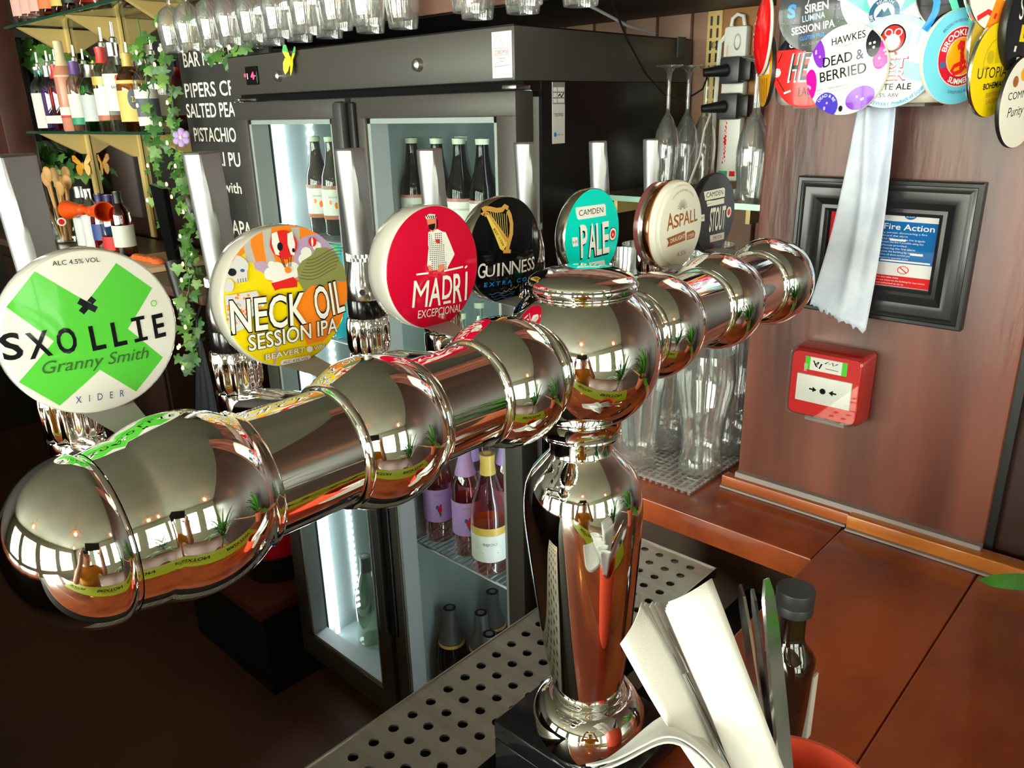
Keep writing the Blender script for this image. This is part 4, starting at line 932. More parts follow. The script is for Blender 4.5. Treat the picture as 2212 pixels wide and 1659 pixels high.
# header fittings
for y in (1.684, 1.204): MB().lathe([(0, .013), (.005, .0125), (.010, .010), (.0115, .006), (.0125, 0)], 24, T=look((1.05, y, .081), (-1, 0, 0))).build('lock', steel, hd)
dsp = MB().bbox((1.044, 1.772, .066), (1.051, 1.822, .107), .002).build('display', black_gloss, hd)
red_led = M('red_led', (1, .02, .05, 1), .4, emit=(1, .02, .06), es=5.0)
A = Art(flat((1.044, 1.797, .0865), (0, -1, 0), (0, 0, 1), .024, .018), None, grid=0); A.text('4', .25, -.45, .9, red_led, bold=.03); A.text(':', .55, -.3, .6, red_led); A.text('.', .75, -.1, .5, I_white, bold=.05); A.rect(-.75, -.4, -.6, .3, I_white); A.build('digits', dsp)
MB().lathe([(0, .003), (.003, .002), (.004, 0)], 12, T=look((1.05, 1.832, .0885), (-1, 0, 0))).build('pilot_light', red_led, hd)
st1 = MB().bbox((1.0485, .966, .05), (1.0502, 1.012, .123), .0006).build('sticker', white_m, hd)
A = Art(flat((1.0485, .989, .0865), (0, -1, 0), (0, 0, 1), .023, .0365), None, grid=0)
A.line([(-.05, .62), (-.55, -.42)], .03, I_mgrey); A.line([(-.05, .62), (.5, -.42)], .03, I_mgrey); A.line([(-.8, -.5), (.75, -.45)], .03, I_mgrey); A.rect(-.85, .0, .8, .28, I_white); A.text('OSBORNE', 0, .05, .16, I_red, w=1.4, bold=.01); A.line([(-.85, 0), (.8, 0)], .02, I_mgrey); A.line([(-.85, .28), (.8, .28)], .02, I_mgrey); A.line([(-.3, -.15), (.3, -.15)], .03, I_mgrey); A.line([(-.2, -.28), (.2, -.28)], .03, I_mgrey); A.build('print', st1)
sd = bpy.data.objects['side']
st2 = MB().box((1.147, .9598, -.062), (1.182, .9608, .043)).build('test_label', white_m, sd, smooth=False)
A = Art(flat((1.1645, .9598, -.0095), (1, 0, 0), (0, 0, 1), .0175, .0525), None, grid=0); A.rect(-1, .3, 1, 1, I_mgrey)
for yy in (.34, .52, .7): A.rect(-.9, yy, -.3, yy+.14, I_white); A.rect(-.2, yy, .9, yy+.14, I_white)
A.line([(-.1, .55), (.2, .62), (.4, .52), (.8, .66)], .06, I_black); A.text('TESTED', 0, -.1, .1, I_black, w=1.5, bold=.01); A.poly(circle(-.6, -.7, .22, .08, n=16), I_blue); A.text('safety', .2, -.73, .06, I_mgrey, w=1.1); A.build('print', st2)
# strip light and led dots
MB().box((1.140, 1.850, -1.56), (1.150, 1.862, .02)).build('strip_light', led_m, fg, smooth=False)
ld = MB()
for k in range(62): ld.box((1.238, 1.872, -.030-k*.0245), (1.250, 1.8785, -.020-k*.0245))
o = ld.build('led_row', led_dot, fg, smooth=False); o['kind'] = 'stuff'
MB().box((1.135, .998, -1.56), (1.150, 1.012, .02)).build('strip_light', led_m, fg, smooth=False)
# wire shelves
def wshelf(ya, yb, z):
    mb = MB(); x0, x1 = 1.132, 1.56
    for x in (x0, x1): mb.cyl((x, ya, z), (x, yb, z), .0035, seg=6)
    for y in (ya, yb): mb.cyl((x0, y, z), (x1, y, z), .003, seg=6)
    n = int((yb-ya)/.0165)
    for k in range(n+1): y = ya+(yb-ya)*k/n; mb.cyl((x0, y, z+.003), (x1, y, z+.003), .0019, seg=5)
    mb.build('wire_shelf', wire, fg)
for z in (-.302, -.66, -1.055): wshelf(.995, 1.425, z)
for z in (-.302, -.56, -1.02): wshelf(1.445, 1.872, z)
MB().box((1.14, 1.427, FB+.13), (1.58, 1.444, .02)).build('divider', liner, fg, smooth=False)

# ================================================================ BOTTLES
def bmat(name, r, g, b, **k): return M('bottle_'+name, srgb(r, g, b), .08, coat=.3, **k)
g_clear = glass('clear_glass', (.95, .97, .96), .35, .07, .8); g_amber = glass('amber_glass', (.55, .32, .12), .3, .08, .7); g_brown = glass('brown_glass', (.13, .07, .04), .3, .08, .7); g_green = glass('green_glass', (.12, .5, .16), .3, .1, .7)
g_rose = glass('rose_glass', (.92, .55, .48), .3, .08, .7); g_pink = glass('pink_glass', (.85, .32, .34), .3, .1, .7); g_purple = glass('purple_glass', (.42, .28, .62), .3, .1, .7); g_blue = glass('blue_glass', (.55, .78, .9), .3, .1, .7); g_red = glass('red_glass', (.6, .05, .05), .3, .1, .7)
dkglass = M('dark_bottle_glass', srgb(8, 8, 8), .07, spec=.35)
paper = M('label_paper', srgb(226, 226, 218), .6); p_pink = M('label_pink', srgb(238, 170, 164), .6); p_lilac = M('label_lilac', srgb(190, 150, 220), .6); p_orange = M('label_orange', srgb(236, 120, 70), .6); p_red = M('label_red', srgb(214, 50, 48), .6); p_gold = M('foil_gold', srgb(214, 178, 90), .35); p_yellow = M('label_yellow', srgb(226, 196, 110), .6); p_green = M('label_green', srgb(40, 150, 110), .5); p_steel = M('label_slate', srgb(92, 98, 112), .6)
foil = M('grey_foil', srgb(120, 122, 122), .4, .6); cap_pale = M('cap_pale', srgb(196, 206, 180), .5); cap_black = M('cap_black', srgb(26, 26, 28), .4); cap_silver = M('cap_silver', (.75, .75, .72, 1), .3, 1.0); cream_cap = M('cap_cream', srgb(226, 208, 170), .5); cap_red = M('cap_red', srgb(206, 60, 60), .4)
BEER = [(0, 0), (.028, 0), (.031, .004), (.031, .125), (.029, .145), (.020, .172), (.014, .205), (.0125, .232), (.0135, .235), (.0135, .240), (0, .241)]
WINE = [(0, 0), (.034, 0), (.0375, .005), (.0375, .175), (.034, .198), (.022, .222), (.0155, .240), (.0145, .285), (.016, .287), (.016, .295), (0, .296)]
SPIRIT = [(0, 0), (.035, 0), (.038, .004), (.038, .165), (.034, .185), (.018, .205), (.0145, .215), (.0145, .245), (.016, .246), (.016, .252), (0, .253)]
FAT = [(0, 0), (.040, 0), (.044, .005), (.044, .13), (.041, .155), (.028, .178), (.016, .19), (.015, .22), (.017, .221), (.017, .228), (0, .229)]
CHAMP = [(0, 0), (.040, 0), (.044, .005), (.044, .15), (.040, .18), (.028, .215), (.018, .25), (.015, .28), (.017, .282), (.017, .30), (0, .301)]
def rad_at(prof, z):
    for (r0, z0), (r1, z1) in zip(prof[:-1], prof[1:]):
        if z0 <= z <= z1 and z1 > z0: return r0+(r1-r0)*(z-z0)/(z1-z0)
    return 0
def bottle(name, label, at, prof, body, bands=(), cap=None, group=None, pour=False, s=1.0, art=None, seg=20, flatten=1.0, rz=0.0):
    t = thing(name, label, 'bottle', at, group); T = Matrix.Translation(at) @ Matrix.Rotation(rz, 4, 'Z') @ Matrix.Diagonal((s, s*flatten, s, 1))
    MB().lathe(prof, seg, T=T).build('glass', body, t)
    for z0, z1, m in bands:
        pr = [(rad_at(prof, z)+.0006, z) for z in (z0, z0+(z1-z0)*.33, z0+(z1-z0)*.67, z1)]
        lb = MB().lathe(pr, seg, T=T).build('label_band', m, t)
        if art and (z0, z1) == art[0]: art[1](lb, at, pr[0][0]*s, z0*s, z1*s)
    top = prof[-1][1]
    if cap:
        z0, m = cap; pr = [(rad_at(prof, z)+.0012, z) for z in (z0, (z0+top)/2, top-.002)]+[(0, top+.001)]
        MB().lathe(pr, seg, T=T).build('cap', m, t)
    if pour: MB().lathe([(.012, top), (.010, top+.012), (.0045, top+.016), (.0038, top+.055), (0, top+.055)], 10, T=T @ Matrix.Rotation(.08, 4, 'X')).build('pourer', cap_silver, t)
    return t
def label_art(*draw):
    """print patch facing the bar on a cylindrical label"""
    def f(lb, at, r, z0, z1):
        a0 = math.atan2(-at[1], -at[0]); r += .0008
        def fn(u, v):
            a = a0+u*.75*(1)
            n = Vector((math.cos(a), math.sin(a), 0)); return Vector((at[0], at[1], at[2]+(z0+z1)/2+v*(z1-z0)/2))+n*r, n
        A = Art(fn, None, grid=0, dz=.00012); 
        for d in draw: d(A)
        A.build('print', lb)
    return f
S1 = -.2985
fr_red = label_art(lambda A: A.text('REKORDERLIG', 0, .35, .12, I_mgrey, w=1.5), lambda A: A.poly(circle(-.35, -.45, .22, .16, n=12), I_red), lambda A: A.poly([(-.2, -.6), (.05, -.2), (.3, -.3), (.1, -.5), (.35, -.6)], I_dgreen2))
for k, (x, y) in enumerate(((1.19, 1.405), (1.19, 1.322), (1.19, 1.252), (1.19, 1.183), (1.30, 1.36), (1.30, 1.22), (1.30, 1.09))):
    bottle('cider_bottle', 'dark cider bottle with white and red label on the right fridge shelf', (x, y, S1+.003), BEER, dkglass if k < 4 else g_brown, [(.045, .118, paper), (.112, .119, p_red)], (.228, cap_pale), 'cider bottles with red-topped labels', art=((.045, .118), fr_red) if k < 4 else None)
fr_or = label_art(lambda A: A.text('REKORDERLIG', 0, .3, .1, I_mgrey, w=1.4), lambda A: A.poly(circle(.1, -.15, .2, .2, n=12), I_orange), lambda A: A.poly(circle(-.5, .05, .14, .14, n=12), I_orange))
for x, y in ((1.195, 1.79), (1.195, 1.722), (1.30, 1.80), (1.30, 1.70)):
    bottle('cider_bottle', 'dark cider bottle with white and orange label behind the left fridge door', (x, y, S1+.003), BEER, g_brown if x > 1.25 else M('smoky_glass', srgb(60, 58, 56), .05, coat=.6), [(.04, .122, paper), (.04, .050, p_orange), (.114, .123, p_orange)], (.228, cap_pale), 'cider bottles with orange-banded labels', art=((.04, .122), fr_or) if x < 1.25 else None)
# middle shelf
can_t = M('can_turquoise', srgb(60, 190, 210), .3, .3); can_g = M('can_green', srgb(110, 210, 150), .35, .2)
def can(label, at, m, h=.122, r=.030, grp='cans on the middle fridge shelf'):
    t = thing('drink_can', label, 'can', at, grp); T = Matrix.Translation(at)
    MB().lathe([(0, .003), (.022, .003), (.025, 0), (r, .010), (r, h-.012), (r-.005, h-.002)], 20, T=T).build('can_body', m, t)
    MB().lathe([(r-.005, h-.002), (r-.0045, h), (r-.007, h-.004), (0, h-.005)], 20, T=T).build('lid', cap_silver, t)
for k, (x, y, z, m, c) in enumerate(((1.17, 1.70, -.5565, can_t, 'turquoise'), (1.17, 1.64, -.5565, can_t, 'turquoise'), (1.17, 1.58, -.5565, can_g, 'mint green'), (1.17, 1.76, -.5565, can_g, 'mint green'), (1.17, 1.64, -.433, can_t, 'turquoise'), (1.17, 1.70, -.433, can_g, 'mint green'))):
    can('%s drink can %s behind the left fridge door' % (c, 'on top of another' if z > -.5 else 'standing on the wire shelf'), (x, y, z), m)
for k, (x, y) in enumerate(((1.20, 1.36), (1.20, 1.28), (1.20, 1.20), (1.20, 1.12), (1.30, 1.32), (1.30, 1.16))):
    bottle('mixer_bottle', 'small clear mixer bottle with green label on the middle fridge shelf', (x, y, -.657), BEER, g_clear, [(.05, .11, M('label_lime', srgb(120, 200, 90), .5))], (.225, cap_pale), 'mixer bottles on the middle shelf', s=.92)
# wine shelf
S3 = -1.0515
fl = label_art(lambda A: A.poly(circle(.1, -.2, .2, .22, n=10), I_red), lambda A: A.poly(circle(-.1, -.05, .14, .14, n=10), I_navy), lambda A: A.poly(circle(.2, .05, .1, .1, n=10), I_mag), lambda A: A.poly([(.0, -.4), (.15, -.7), (.25, -.4)], I_dkgreen), lambda A: A.text('ROSE', 0, .65, .12, I_mgrey, w=.7))
for x, y, mm in ((1.19, 1.385, 0), (1.26, 1.33, 0), (1.19, 1.278, 0), (1.30, 1.245, 0), (1.345, 1.38, 0)):
    bottle('rose_wine_bottle', 'pink rose wine bottle with lilac flowered label on the wire shelf', (x, y, S3), WINE, g_rose, [(.06, .15, p_lilac)], (.215, M('capsule_lilac', srgb(196, 158, 220), .4)), 'rose wine bottles with lilac labels', art=((.06, .15), fl))
bottle('rose_wine_bottle', 'pale rose wine bottle with plain white label beside the lilac-labelled ones', (1.175, 1.185, S3), [(r*1.02, z) for r, z in CHAMP], g_rose, [(.035, .105, paper), (.105, .125, p_gold)], (.25, p_gold), art=((.035, .105), label_art(lambda A: A.text('BIJOU', 0, .3, .2, I_mgrey, w=1.0), lambda A: A.line([(-.6, -.3), (.6, -.3)], .03, I_mgrey))))
for x, y in ((1.20, 1.375), (1.24, 1.295), (1.19, 1.215), (1.21, 1.12), (1.33, 1.34), (1.33, 1.2)):
    bottle('sparkling_wine_bottle', 'black sparkling wine bottle with grey foil neck on the fridge floor', (x, y, -1.5735), CHAMP, dkglass, [(.05, .12, cap_black), (.19, .198, p_gold)], (.20, foil), 'sparkling wine bottles at the bottom')
bottle('sparkling_wine_bottle', 'sparkling wine bottle with yellow label at the end of the bottom row', (1.29, 1.06, -1.5735), CHAMP, dkglass, [(.05, .16, M('label_ochre', srgb(230, 160, 30), .5))], (.20, p_gold))
for x, y in ((1.21, 1.765), (1.30, 1.68)):
    bottle('white_wine_bottle', 'green-tinted white wine bottle standing behind the left fridge door', (x, y, -1.5735), CHAMP, glass('pale_green_glass', (.6, .68, .55), .35, .1, .8), [], (.25, foil), 'white wine bottles behind the left door')
# butterfly magnet on the header
def butterfly(label, c, nrm, s, m1, m2, up=(0, 0, 1), m3=None):
    t = thing('butterfly_ornament', label, 'ornament', c); T = look(c, nrm, up)
    for sg in (-1, 1):
        W = T @ Matrix.Rotation(-sg*.3, 4, 'Y')
        up_ = [(0, .05), (sg*.25, .5), (sg*.55, .95), (sg*.75, .9), (sg*.78, .5), (sg*.5, .2), (sg*.1, -.02)]
        lo_ = [(sg*.05, 0), (sg*.5, .15), (sg*.62, -.15), (sg*.55, -.6), (sg*.35, -.85), (sg*.15, -.6)]
        wm = MB()
        for P, z in ((up_, .0), (lo_, .02)):
            Q = [(x*s, y*s) for x, y in P]
            if sg < 0: Q = Q[::-1]
            wm.prism(Q, z*s+.001, z*s+.002, 0, W)
        tip = [(x*s, y*s) for x, y in ((sg*.25, .5), (sg*.55, .96), (sg*.76, .91), (sg*.79, .5), (sg*.6, .55))]
        wm.prism(tip if sg > 0 else tip[::-1], .0021, .0026, 1, W)
        wm.build('wing', [m1, m2], t, smooth=False)
    MB().lathe([(0, -.35*s), (.05*s, -.2*s), (.06*s, .1*s), (.04*s, .3*s), (0, .35*s)], 8, T=T @ Matrix.Rotation(-PI/2, 4, 'X') @ Matrix.Translation((0, -.004, 0))).build('body', m3 or m1, t)
butterfly('yellow butterfly ornament with green wing tips stuck on the fridge header', (1.047, 1.625, .108), (-1, 0, .15), .034, M('butterfly_yellow', srgb(226, 220, 20), .4), M('butterfly_green', srgb(60, 170, 100), .4), (0, -.15, 1))

# ================================================================ OVERHEAD SHELF AND HANGING GLASSES
hood = thing('overhead_shelf', 'dark overhead shelf above the fridge with a brown fascia board', 'shelf', (1.43, 1.3, .185))
hw = M('fascia_brown', srgb(122, 84, 72), .5, noise=(srgb(98, 62, 54), (6, 3, 14), .3, .7)); hk = M('hood_dark_wood', srgb(30, 18, 14), .55)  # even dark brown for the underside and uprights
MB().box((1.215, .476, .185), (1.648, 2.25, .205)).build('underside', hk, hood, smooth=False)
MB().bbox((1.195, .476, .186), (1.214, 2.25, .30), .002).build('fascia', hw, hood); MB().bbox((1.18, .476, .302), (1.214, 2.25, .42), .002).build('fascia', M('fascia_red', srgb(116, 62, 50), .45), hood)
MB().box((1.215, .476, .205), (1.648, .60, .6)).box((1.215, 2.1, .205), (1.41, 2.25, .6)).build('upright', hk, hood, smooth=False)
rk = thing('glass_rack', 'steel rails under the overhead shelf from which stem glasses hang', 'rack', (1.105, 1.4, .36))
for x in (1.035, 1.085, 1.125, 1.175): MB().bbox((x-.006, .55, .352), (x+.006, 2.3, .3555), .001).build('rail', wire, rk)
for y in (.6, 1.45, 2.28): MB().box((1.03, y-.006, .3555), (1.18, y+.006, .362)).build('crossbar', wire, rk, smooth=False)
glassm = glass('glassware', (.98, .985, .985), .45, .05, .8, .04, white_lift=.04)  # faint white diffuse added so the glasses look brighter
WG = [(.0285, 0), (.0295, .001), (.0335, .03), (.0362, .058), (.0355, .078), (.029, .097), (.016, .108), (.0048, .115), (.0036, .125), (.0036, .172), (.006, .182), (.0145, .187), (.030, .1895), (.0305, .1905), (.0300, .1915), (0, .1915)]
WGI = [(.0285, 0), (.0280, .001), (.0320, .03), (.0347, .058), (.0340, .078), (.0275, .0955), (.014, .106), (0, .110)]
def stem(label, x, y, z, grp):
    return single(MB().lathe(WG, 28, T=Matrix.Translation((x, y, z))).lathe(WGI[::-1], 28, T=Matrix.Translation((x, y, z))), 'wine_glass', glassm, label, 'glass', (x, y, z), grp)
w0 = stem('clear stem glass hanging upside down from the rack over the fridge', 1.06, 2.19, .160, 'stem glasses hanging from the rack')
for x, y in ((1.15, 2.17), (1.06, 2.10), (1.06, 1.98), (1.15, 1.96), (1.06, 1.89), (1.15, 1.86), (1.06, 1.79), (1.15, 1.74), (1.06, 1.68), (1.15, 1.62), (1.06, 1.57), (1.06, 1.46), (1.15, 1.47), (1.06, 1.36), (1.15, 1.36), (1.15, 1.145), (1.06, 1.075), (1.15, 1.03), (1.06, .945), (1.15, .90)): copy_tree(w0, (x, y, .160))

# ================================================================ BACK BAR: counter, mirror, shelves, bottles
bc = thing('back_counter', 'dark wooden back counter running under the bottle shelves', 'counter', (1.2, 3.6, FLOOR))
MB().bbox((.98, 2.09, -.50), (1.37, 4.05, -.47), .004).build('worktop', M('worktop_brown', srgb(86, 62, 50), .35), bc); MB().box((1.02, 2.50, FLOOR+.08), (1.415, 4.05, -.50)).build('cabinet', wood_dark, bc, smooth=False)
pk = M('plinth_wood', srgb(92, 44, 36), .45)
MB().bbox((.99, 2.50, FLOOR), (1.41, 4.05, FLOOR+.08), .004).build('plinth', pk, bc)
for k in range(3): MB().bbox((1.008, 2.52+k*.51, -1.6), (1.0195, 3.01+k*.51, -.56), .004).build('door', wood_dark, bc)
mir = M('aged_mirror', (.5, .5, .47, 1), .06, 1.0)
single(MB().box((1.405, 2.75, -.40), (1.4185, 4.6, .95)), 'wall_mirror', mir, 'large dark mirror panel behind the glass bottle shelves', 'mirror', (1.41, 3.7, -.40), smooth=False)
shelf_glass = glass('shelf_glass', (.72, .84, .78), .3, .12, .6)
def gshelf(label, z, ya, yb, x0=1.205, x1=1.403):
    t = thing('glass_shelf', label, 'shelf', ((x0+x1)/2, (ya+yb)/2, z-.10)); MB().bbox((x0, ya, z-.008), (x1, yb, z), .001).build('glass_panel', shelf_glass, t)
    MB().box((x0-.001, ya, z-.009), (x0+.004, yb, z+.001)).build('edge', M('glass_edge', srgb(26, 66, 54), .15), t, smooth=False)
    for y in (ya+.14, (ya+yb)/2, yb-.12):
        MB().add([(x0+.012, y-.014, z-.009), (x1, y-.014, z-.009), (x1, y-.014, z-.10), (x1-.03, y-.014, z-.10), (x0+.012, y+.014, z-.009), (x1, y+.014, z-.009), (x1, y+.014, z-.10), (x1-.03, y+.014, z-.10)], [(0, 1, 2, 3), (7, 6, 5, 4), (0, 4, 5, 1), (1, 5, 6, 2), (2, 6, 7, 3), (3, 7, 4, 0)]).build('bracket', cream, t, smooth=False)
    return t
gshelf('glass shelf crowded with spirit bottles in front of the mirror', -.048, 2.66, 3.99)
gshelf('upper glass shelf with cream brackets above the spirit bottles', .366, 2.66, 3.99)
for y in (3.85, 3.32, 2.80):
    single(MB().bbox((1.390, y-.016, -.47), (1.4035, y+.016, 1.0), .002), 'shelf_upright', cream, 'cream upright strip carrying the glass shelves on the mirror', 'upright', (1.397, y, -.47), 'cream shelf uprights')
single(MB().bbox((1.14, 4.06, FLOOR), (1.26, 4.36, CEIL), .006), 'wooden_post', M('post_wood', srgb(78, 38, 30), .4, noise=(srgb(56, 26, 22), (8, 8, 2), .3, .7)), 'tall red-brown wooden post at the end of the bottle shelves', 'post', (1.2, 4.2, FLOOR))
sgn = single(MB().box((1.36, 4.36, -.1), (1.38, 4.95, .36)), 'wall_plaque', M('plaque_brown', srgb(44, 24, 18), .5), 'dark wall plaque with gold script beyond the wooden post', 'sign', (1.37, 4.6, -.1), smooth=False)
A = Art(flat((1.36, 4.6, .18), (0, -1, 0), (0, 0, 1), 1, 1), None, grid=0); A.text('Veleto', 0, 0, .06, M('gold_script', srgb(214, 170, 110), .4), shear=.3); A.build('lettering', sgn)
ZS = -.047
def sp(label, x, y, prof, body, bands, cap=None, **k): return bottle('spirit_bottle', label, (x, y, k.pop('z', ZS)), prof, body, bands, cap, k.pop('group', None), **k)
sp('square blue-tinted gin bottle with tall white arched label', 1.245, 3.83, SPIRIT, g_blue, [(.012, .15, paper)], (.24, cap_silver), pour=True)
sp('pale bottle with cream label at the end of the shelf', 1.33, 3.92, SPIRIT, g_clear, [(.02, .12, cream_cap)], (.24, cap_silver), pour=True)
sp('purple gin bottle with clear label among the spirits', 1.25, 3.73, SPIRIT, g_purple, [(.03, .06, paper)], (.21, cap_silver), pour=True)
sp('raspberry-red gin bottle with pale label among the spirits', 1.25, 3.64, SPIRIT, g_pink, [(.03, .06, paper)], (.20, cap_red), pour=True)
sp('tall peach-pink bottle with long cream capsule', 1.235, 3.515, [(r*.95, z*1.12) for r, z in WINE], M('frosted_peach', srgb(206, 134, 112), .3), [(.06, .09, paper), (.05, .06, p_red)], (.20, cream_cap))
sp('clear rum bottle with green-based label and purple collar', 1.235, 3.40, SPIRIT, g_clear, [(.05, .135, paper), (.025, .05, p_green)], (.205, M('cap_violet', srgb(110, 70, 150), .4)), pour=True)
sp('green gin bottle with grey label and silver screw cap', 1.235, 3.255, FAT, g_green, [(.035, .125, M('label_greygreen', srgb(196, 200, 206), .5))], (.185, cap_silver), s=1.02)
sp('clear bottle with oval cream label, gold band and red neck', 1.225, 3.10, SPIRIT, glass('straw_glass', (.95, .88, .7), .35, .08, .8), [(.05, .13, paper), (.14, .165, p_gold), (.035, .05, M('label_copper', srgb(190, 110, 80), .5))], (.205, cap_red), pour=True, s=1.12)
sp('clear rum bottle with large white label and red emblem', 1.225, 3.0, SPIRIT, g_clear, [(.06, .165, paper)], (.215, cap_silver), pour=True, s=1.15, art=((.06, .165), label_art(lambda A: A.text('BACARDI', 0, .2, .16, I_black, w=1.3), lambda A: A.poly(circle(0, .75, .18, .18, n=14), I_red))))
sp('amber bottle with yellow label and blue-grey oval', 1.225, 2.89, FAT, g_amber, [(.03, .15, p_yellow)], (.19, p_gold), s=1.1, art=((.03, .15), label_art(lambda A: A.poly(circle(0, .1, .5, .5, n=20), p_steel), lambda A: A.text('22', 0, -.05, .3, I_yel2, w=.4))))
sp('small clear bottle with black and white label at the shelf end by the ivy', 1.225, 2.785, SPIRIT, g_clear, [(.02, .05, paper), (.05, .11, p_steel), (.11, .14, paper)], (.22, cap_silver), s=.95)
for k, (x, y, m, c) in enumerate(((1.33, 3.57, g_red, 'red'), (1.34, 3.34, g_amber, 'amber'), (1.34, 3.18, g_clear, 'clear'), (1.33, 3.05, g_red, 'dark red'), (1.33, 2.95, g_clear, 'pale'))):
    sp('%s spirit bottle in the back row against the mirror' % c, x, y, SPIRIT, m, [(.05, .12, paper)], (.22, cap_black), pour=k % 2 == 0)
for k, (y, m, lb, c) in enumerate(((3.86, g_clear, p_pink, 'clear bottle with pink label'), (3.76, g_clear, p_pink, 'clear bottle with wide pink label'), (3.66, g_clear, p_pink, 'pale bottle with pink and gold label'), (3.56, g_amber, p_orange, 'amber bottle with orange label'), (3.45, g_amber, p_gold, 'amber bottle with gold label'), (3.34, g_amber, cap_black, 'amber bottle with black label'), (3.22, g_rose, p_pink, 'rose bottle with pink label'))):
    bottle('spirit_bottle', c+' on the upper glass shelf', (1.255, y, .367), FAT if k < 4 else SPIRIT, m, [(.03, .14, lb)], (.2, cap_silver))
# counter-top things
ZK = -.469
jar = thing('spoon_jar', 'clear jar packed with wooden spoons on the back counter', 'jar', (1.12, 3.50, ZK)); jT = Matrix.Translation((1.12, 3.50, ZK))
MB().lathe([(0, 0), (.05, 0), (.054, .004), (.056, .13), (.058, .14), (.0555, .14), (.053, .13), (.051, .006), (0, .005)], 24, T=jT).build('glass', g_clear, jar)
stk = MB().lathe([(0, .0012), (.016, .001), (.0165, 0)], 20, T=look((1.12-.0215, 3.50-.0515, ZK+.085), (-.38, -.92, 0))).build('sticker', I_white, jar); MB().lathe([(0, .0016), (.011, .0016), (.0112, .001)], 18, T=look((1.12-.0215, 3.50-.0515, ZK+.085), (-.38, -.92, 0))).build('roundel', I_red, stk)
spoon_m = M('bamboo', srgb(206, 156, 92), .5, noise=(srgb(184, 132, 74), (40, 40, 6), .3, .7))
for k, (dx, dy, tx, ty, L) in enumerate(((-.02, .02, -.03, .10, .27), (.0, .02, -.01, .06, .265), (.01, 0, .0, .01, .275), (-.02, -.01, -.02, -.03, .285), (.02, -.02, .01, -.07, .26), (.02, .02, .03, .05, .25), (-.01, -.02, -.01, -.09, .245), (.02, 0, .03, -.02, .28))):
    p = Vector((1.12+dx*.6, 3.50+dy*.6, ZK+.008)); d = Vector((tx, ty, L)).normalized(); q = p+d*L
    t = thing('wooden_spoon', 'wooden numbered spoon standing in the clear jar', 'spoon', p, 'wooden spoons in the jar')
    MB().cyl(p, p+d*(L-.05), .005, .0055, 10).build('handle', spoon_m, t)
    MB().lathe([(0, -.032), (.35, -.028), (.75, -.016), (1, 0), (.9, .018), (.55, .029), (0, .033)], 14, T=look(q-d*.026, d, (-1, -.6, 0)) @ Matrix.Diagonal((.021, .006, 1, 1))).build('bowl', spoon_m, t)
orange_p = M('orange_plastic', srgb(240, 84, 20), .35)
box_w = glass('frosty_glass', (.86, .87, .87), .4, .25, .8, .12)
bottle('syrup_bottle', 'frosted clear bottle lying among the syrups with a pale label', (1.10, 3.13, ZK), SPIRIT, box_w, [(.02, .16, M('label_frost', srgb(216, 216, 220), .6))], None, s=.9)
bottle('syrup_bottle', 'frosted clear bottle with silver caps beside the spoons', (1.10, 3.21, ZK), SPIRIT, box_w, [(.02, .14, M('label_frost', srgb(216, 216, 220), .6))], (.21, cap_silver), s=.92)
bottle('syrup_bottle', 'dark red syrup bottle with blue and yellow label', (1.10, 3.02, ZK), FAT, g_red, [(.06, .12, M('label_royal', srgb(60, 80, 150), .5))], (.19, M('cap_navy', srgb(50, 44, 100), .4)), s=.95)
bottle('syrup_bottle', 'clear syrup bottle with navy cap next to the red one', (1.10, 2.94, ZK), FAT, g_clear, [(.03, .08, p_red)], (.19, M('cap_navy', srgb(50, 44, 100), .4)), s=.95)
bottle('syrup_bottle', 'red syrup bottle with white label by the black stand', (1.10, 2.86, ZK), SPIRIT, g_red, [(.05, .13, paper)], (.21, cap_black), s=.92)
for p, q, l in (((1.045, 3.19, -.315), (1.06, 3.03, -.305), 'orange funnel spout laid across the frosted bottles'), ((1.05, 2.86, -.30), (1.05, 3.00, -.308), 'orange funnel spout beside the black stand')):
    p = Vector(p); q = Vector(q); t = thing('funnel', l, 'funnel', (p+q)/2)
    MB().lathe([(.030, 0), (.034, -.002), (.034, .004), (.030, .03), (.022, .07), (.017, .09)], 20, T=look(p, q-p)).build('cone', orange_p, t); MB().lathe([(.017, .09), (.019, .092), (.019, .12), (.012, .125), (.010, .16), (0, .16)], 16, T=look(p, q-p)).build('spout', orange_p, t)
single(MB().bbox((1.02, 2.52, ZK), (1.25, 2.80, ZK+.018), .004), 'chopping_board', M('board_wood', srgb(206, 172, 136), .5), 'pale wooden chopping board with orange peel on the back counter', 'board', (1.13, 2.66, ZK))
random.seed(5)
for k in range(5):
    c = Vector((1.06+.03*random.random(), 2.72-.035*k, ZK+.0185)); s_ = .022
    single(MB().lathe([(0, 0), (s_*.8, .001), (s_, .008), (s_*.7, .016), (0, .018)], 12, T=Matrix.Translation(c) @ Matrix.Diagonal((1, 1.4, 1, 1))), 'orange_slice', M('orange_fruit', srgb(244, 120, 56), .4), 'piece of cut orange on the chopping board', 'fruit', c, 'cut orange pieces')
bs = thing('tablet_stand', 'black tablet stand with a steel foot in front of the ivy', 'stand', (1.0, 2.27, ZK))
MB().add([(.985, 2.235, -.19), (.985, 2.315, -.18), (.995, 2.30, -.40), (.995, 2.245, -.40), (1.0, 2.235, -.19), (1.0, 2.315, -.18), (1.01, 2.30, -.40), (1.01, 2.245, -.40)], [(0, 3, 2, 1), (4, 5, 6, 7), (0, 1, 5, 4), (1, 2, 6, 5), (2, 3, 7, 6), (3, 0, 4, 7)]).build('screen', black_gloss, bs, smooth=False)
MB().cyl((1.0, 2.27, -.40), (.99, 2.225, -.505), .028, .022, 18).build('neck', black_m, bs); MB().cyl((.99, 2.225, -.505), (.985, 2.205, -.56), .023, .025, 18).build('foot', steel, bs)
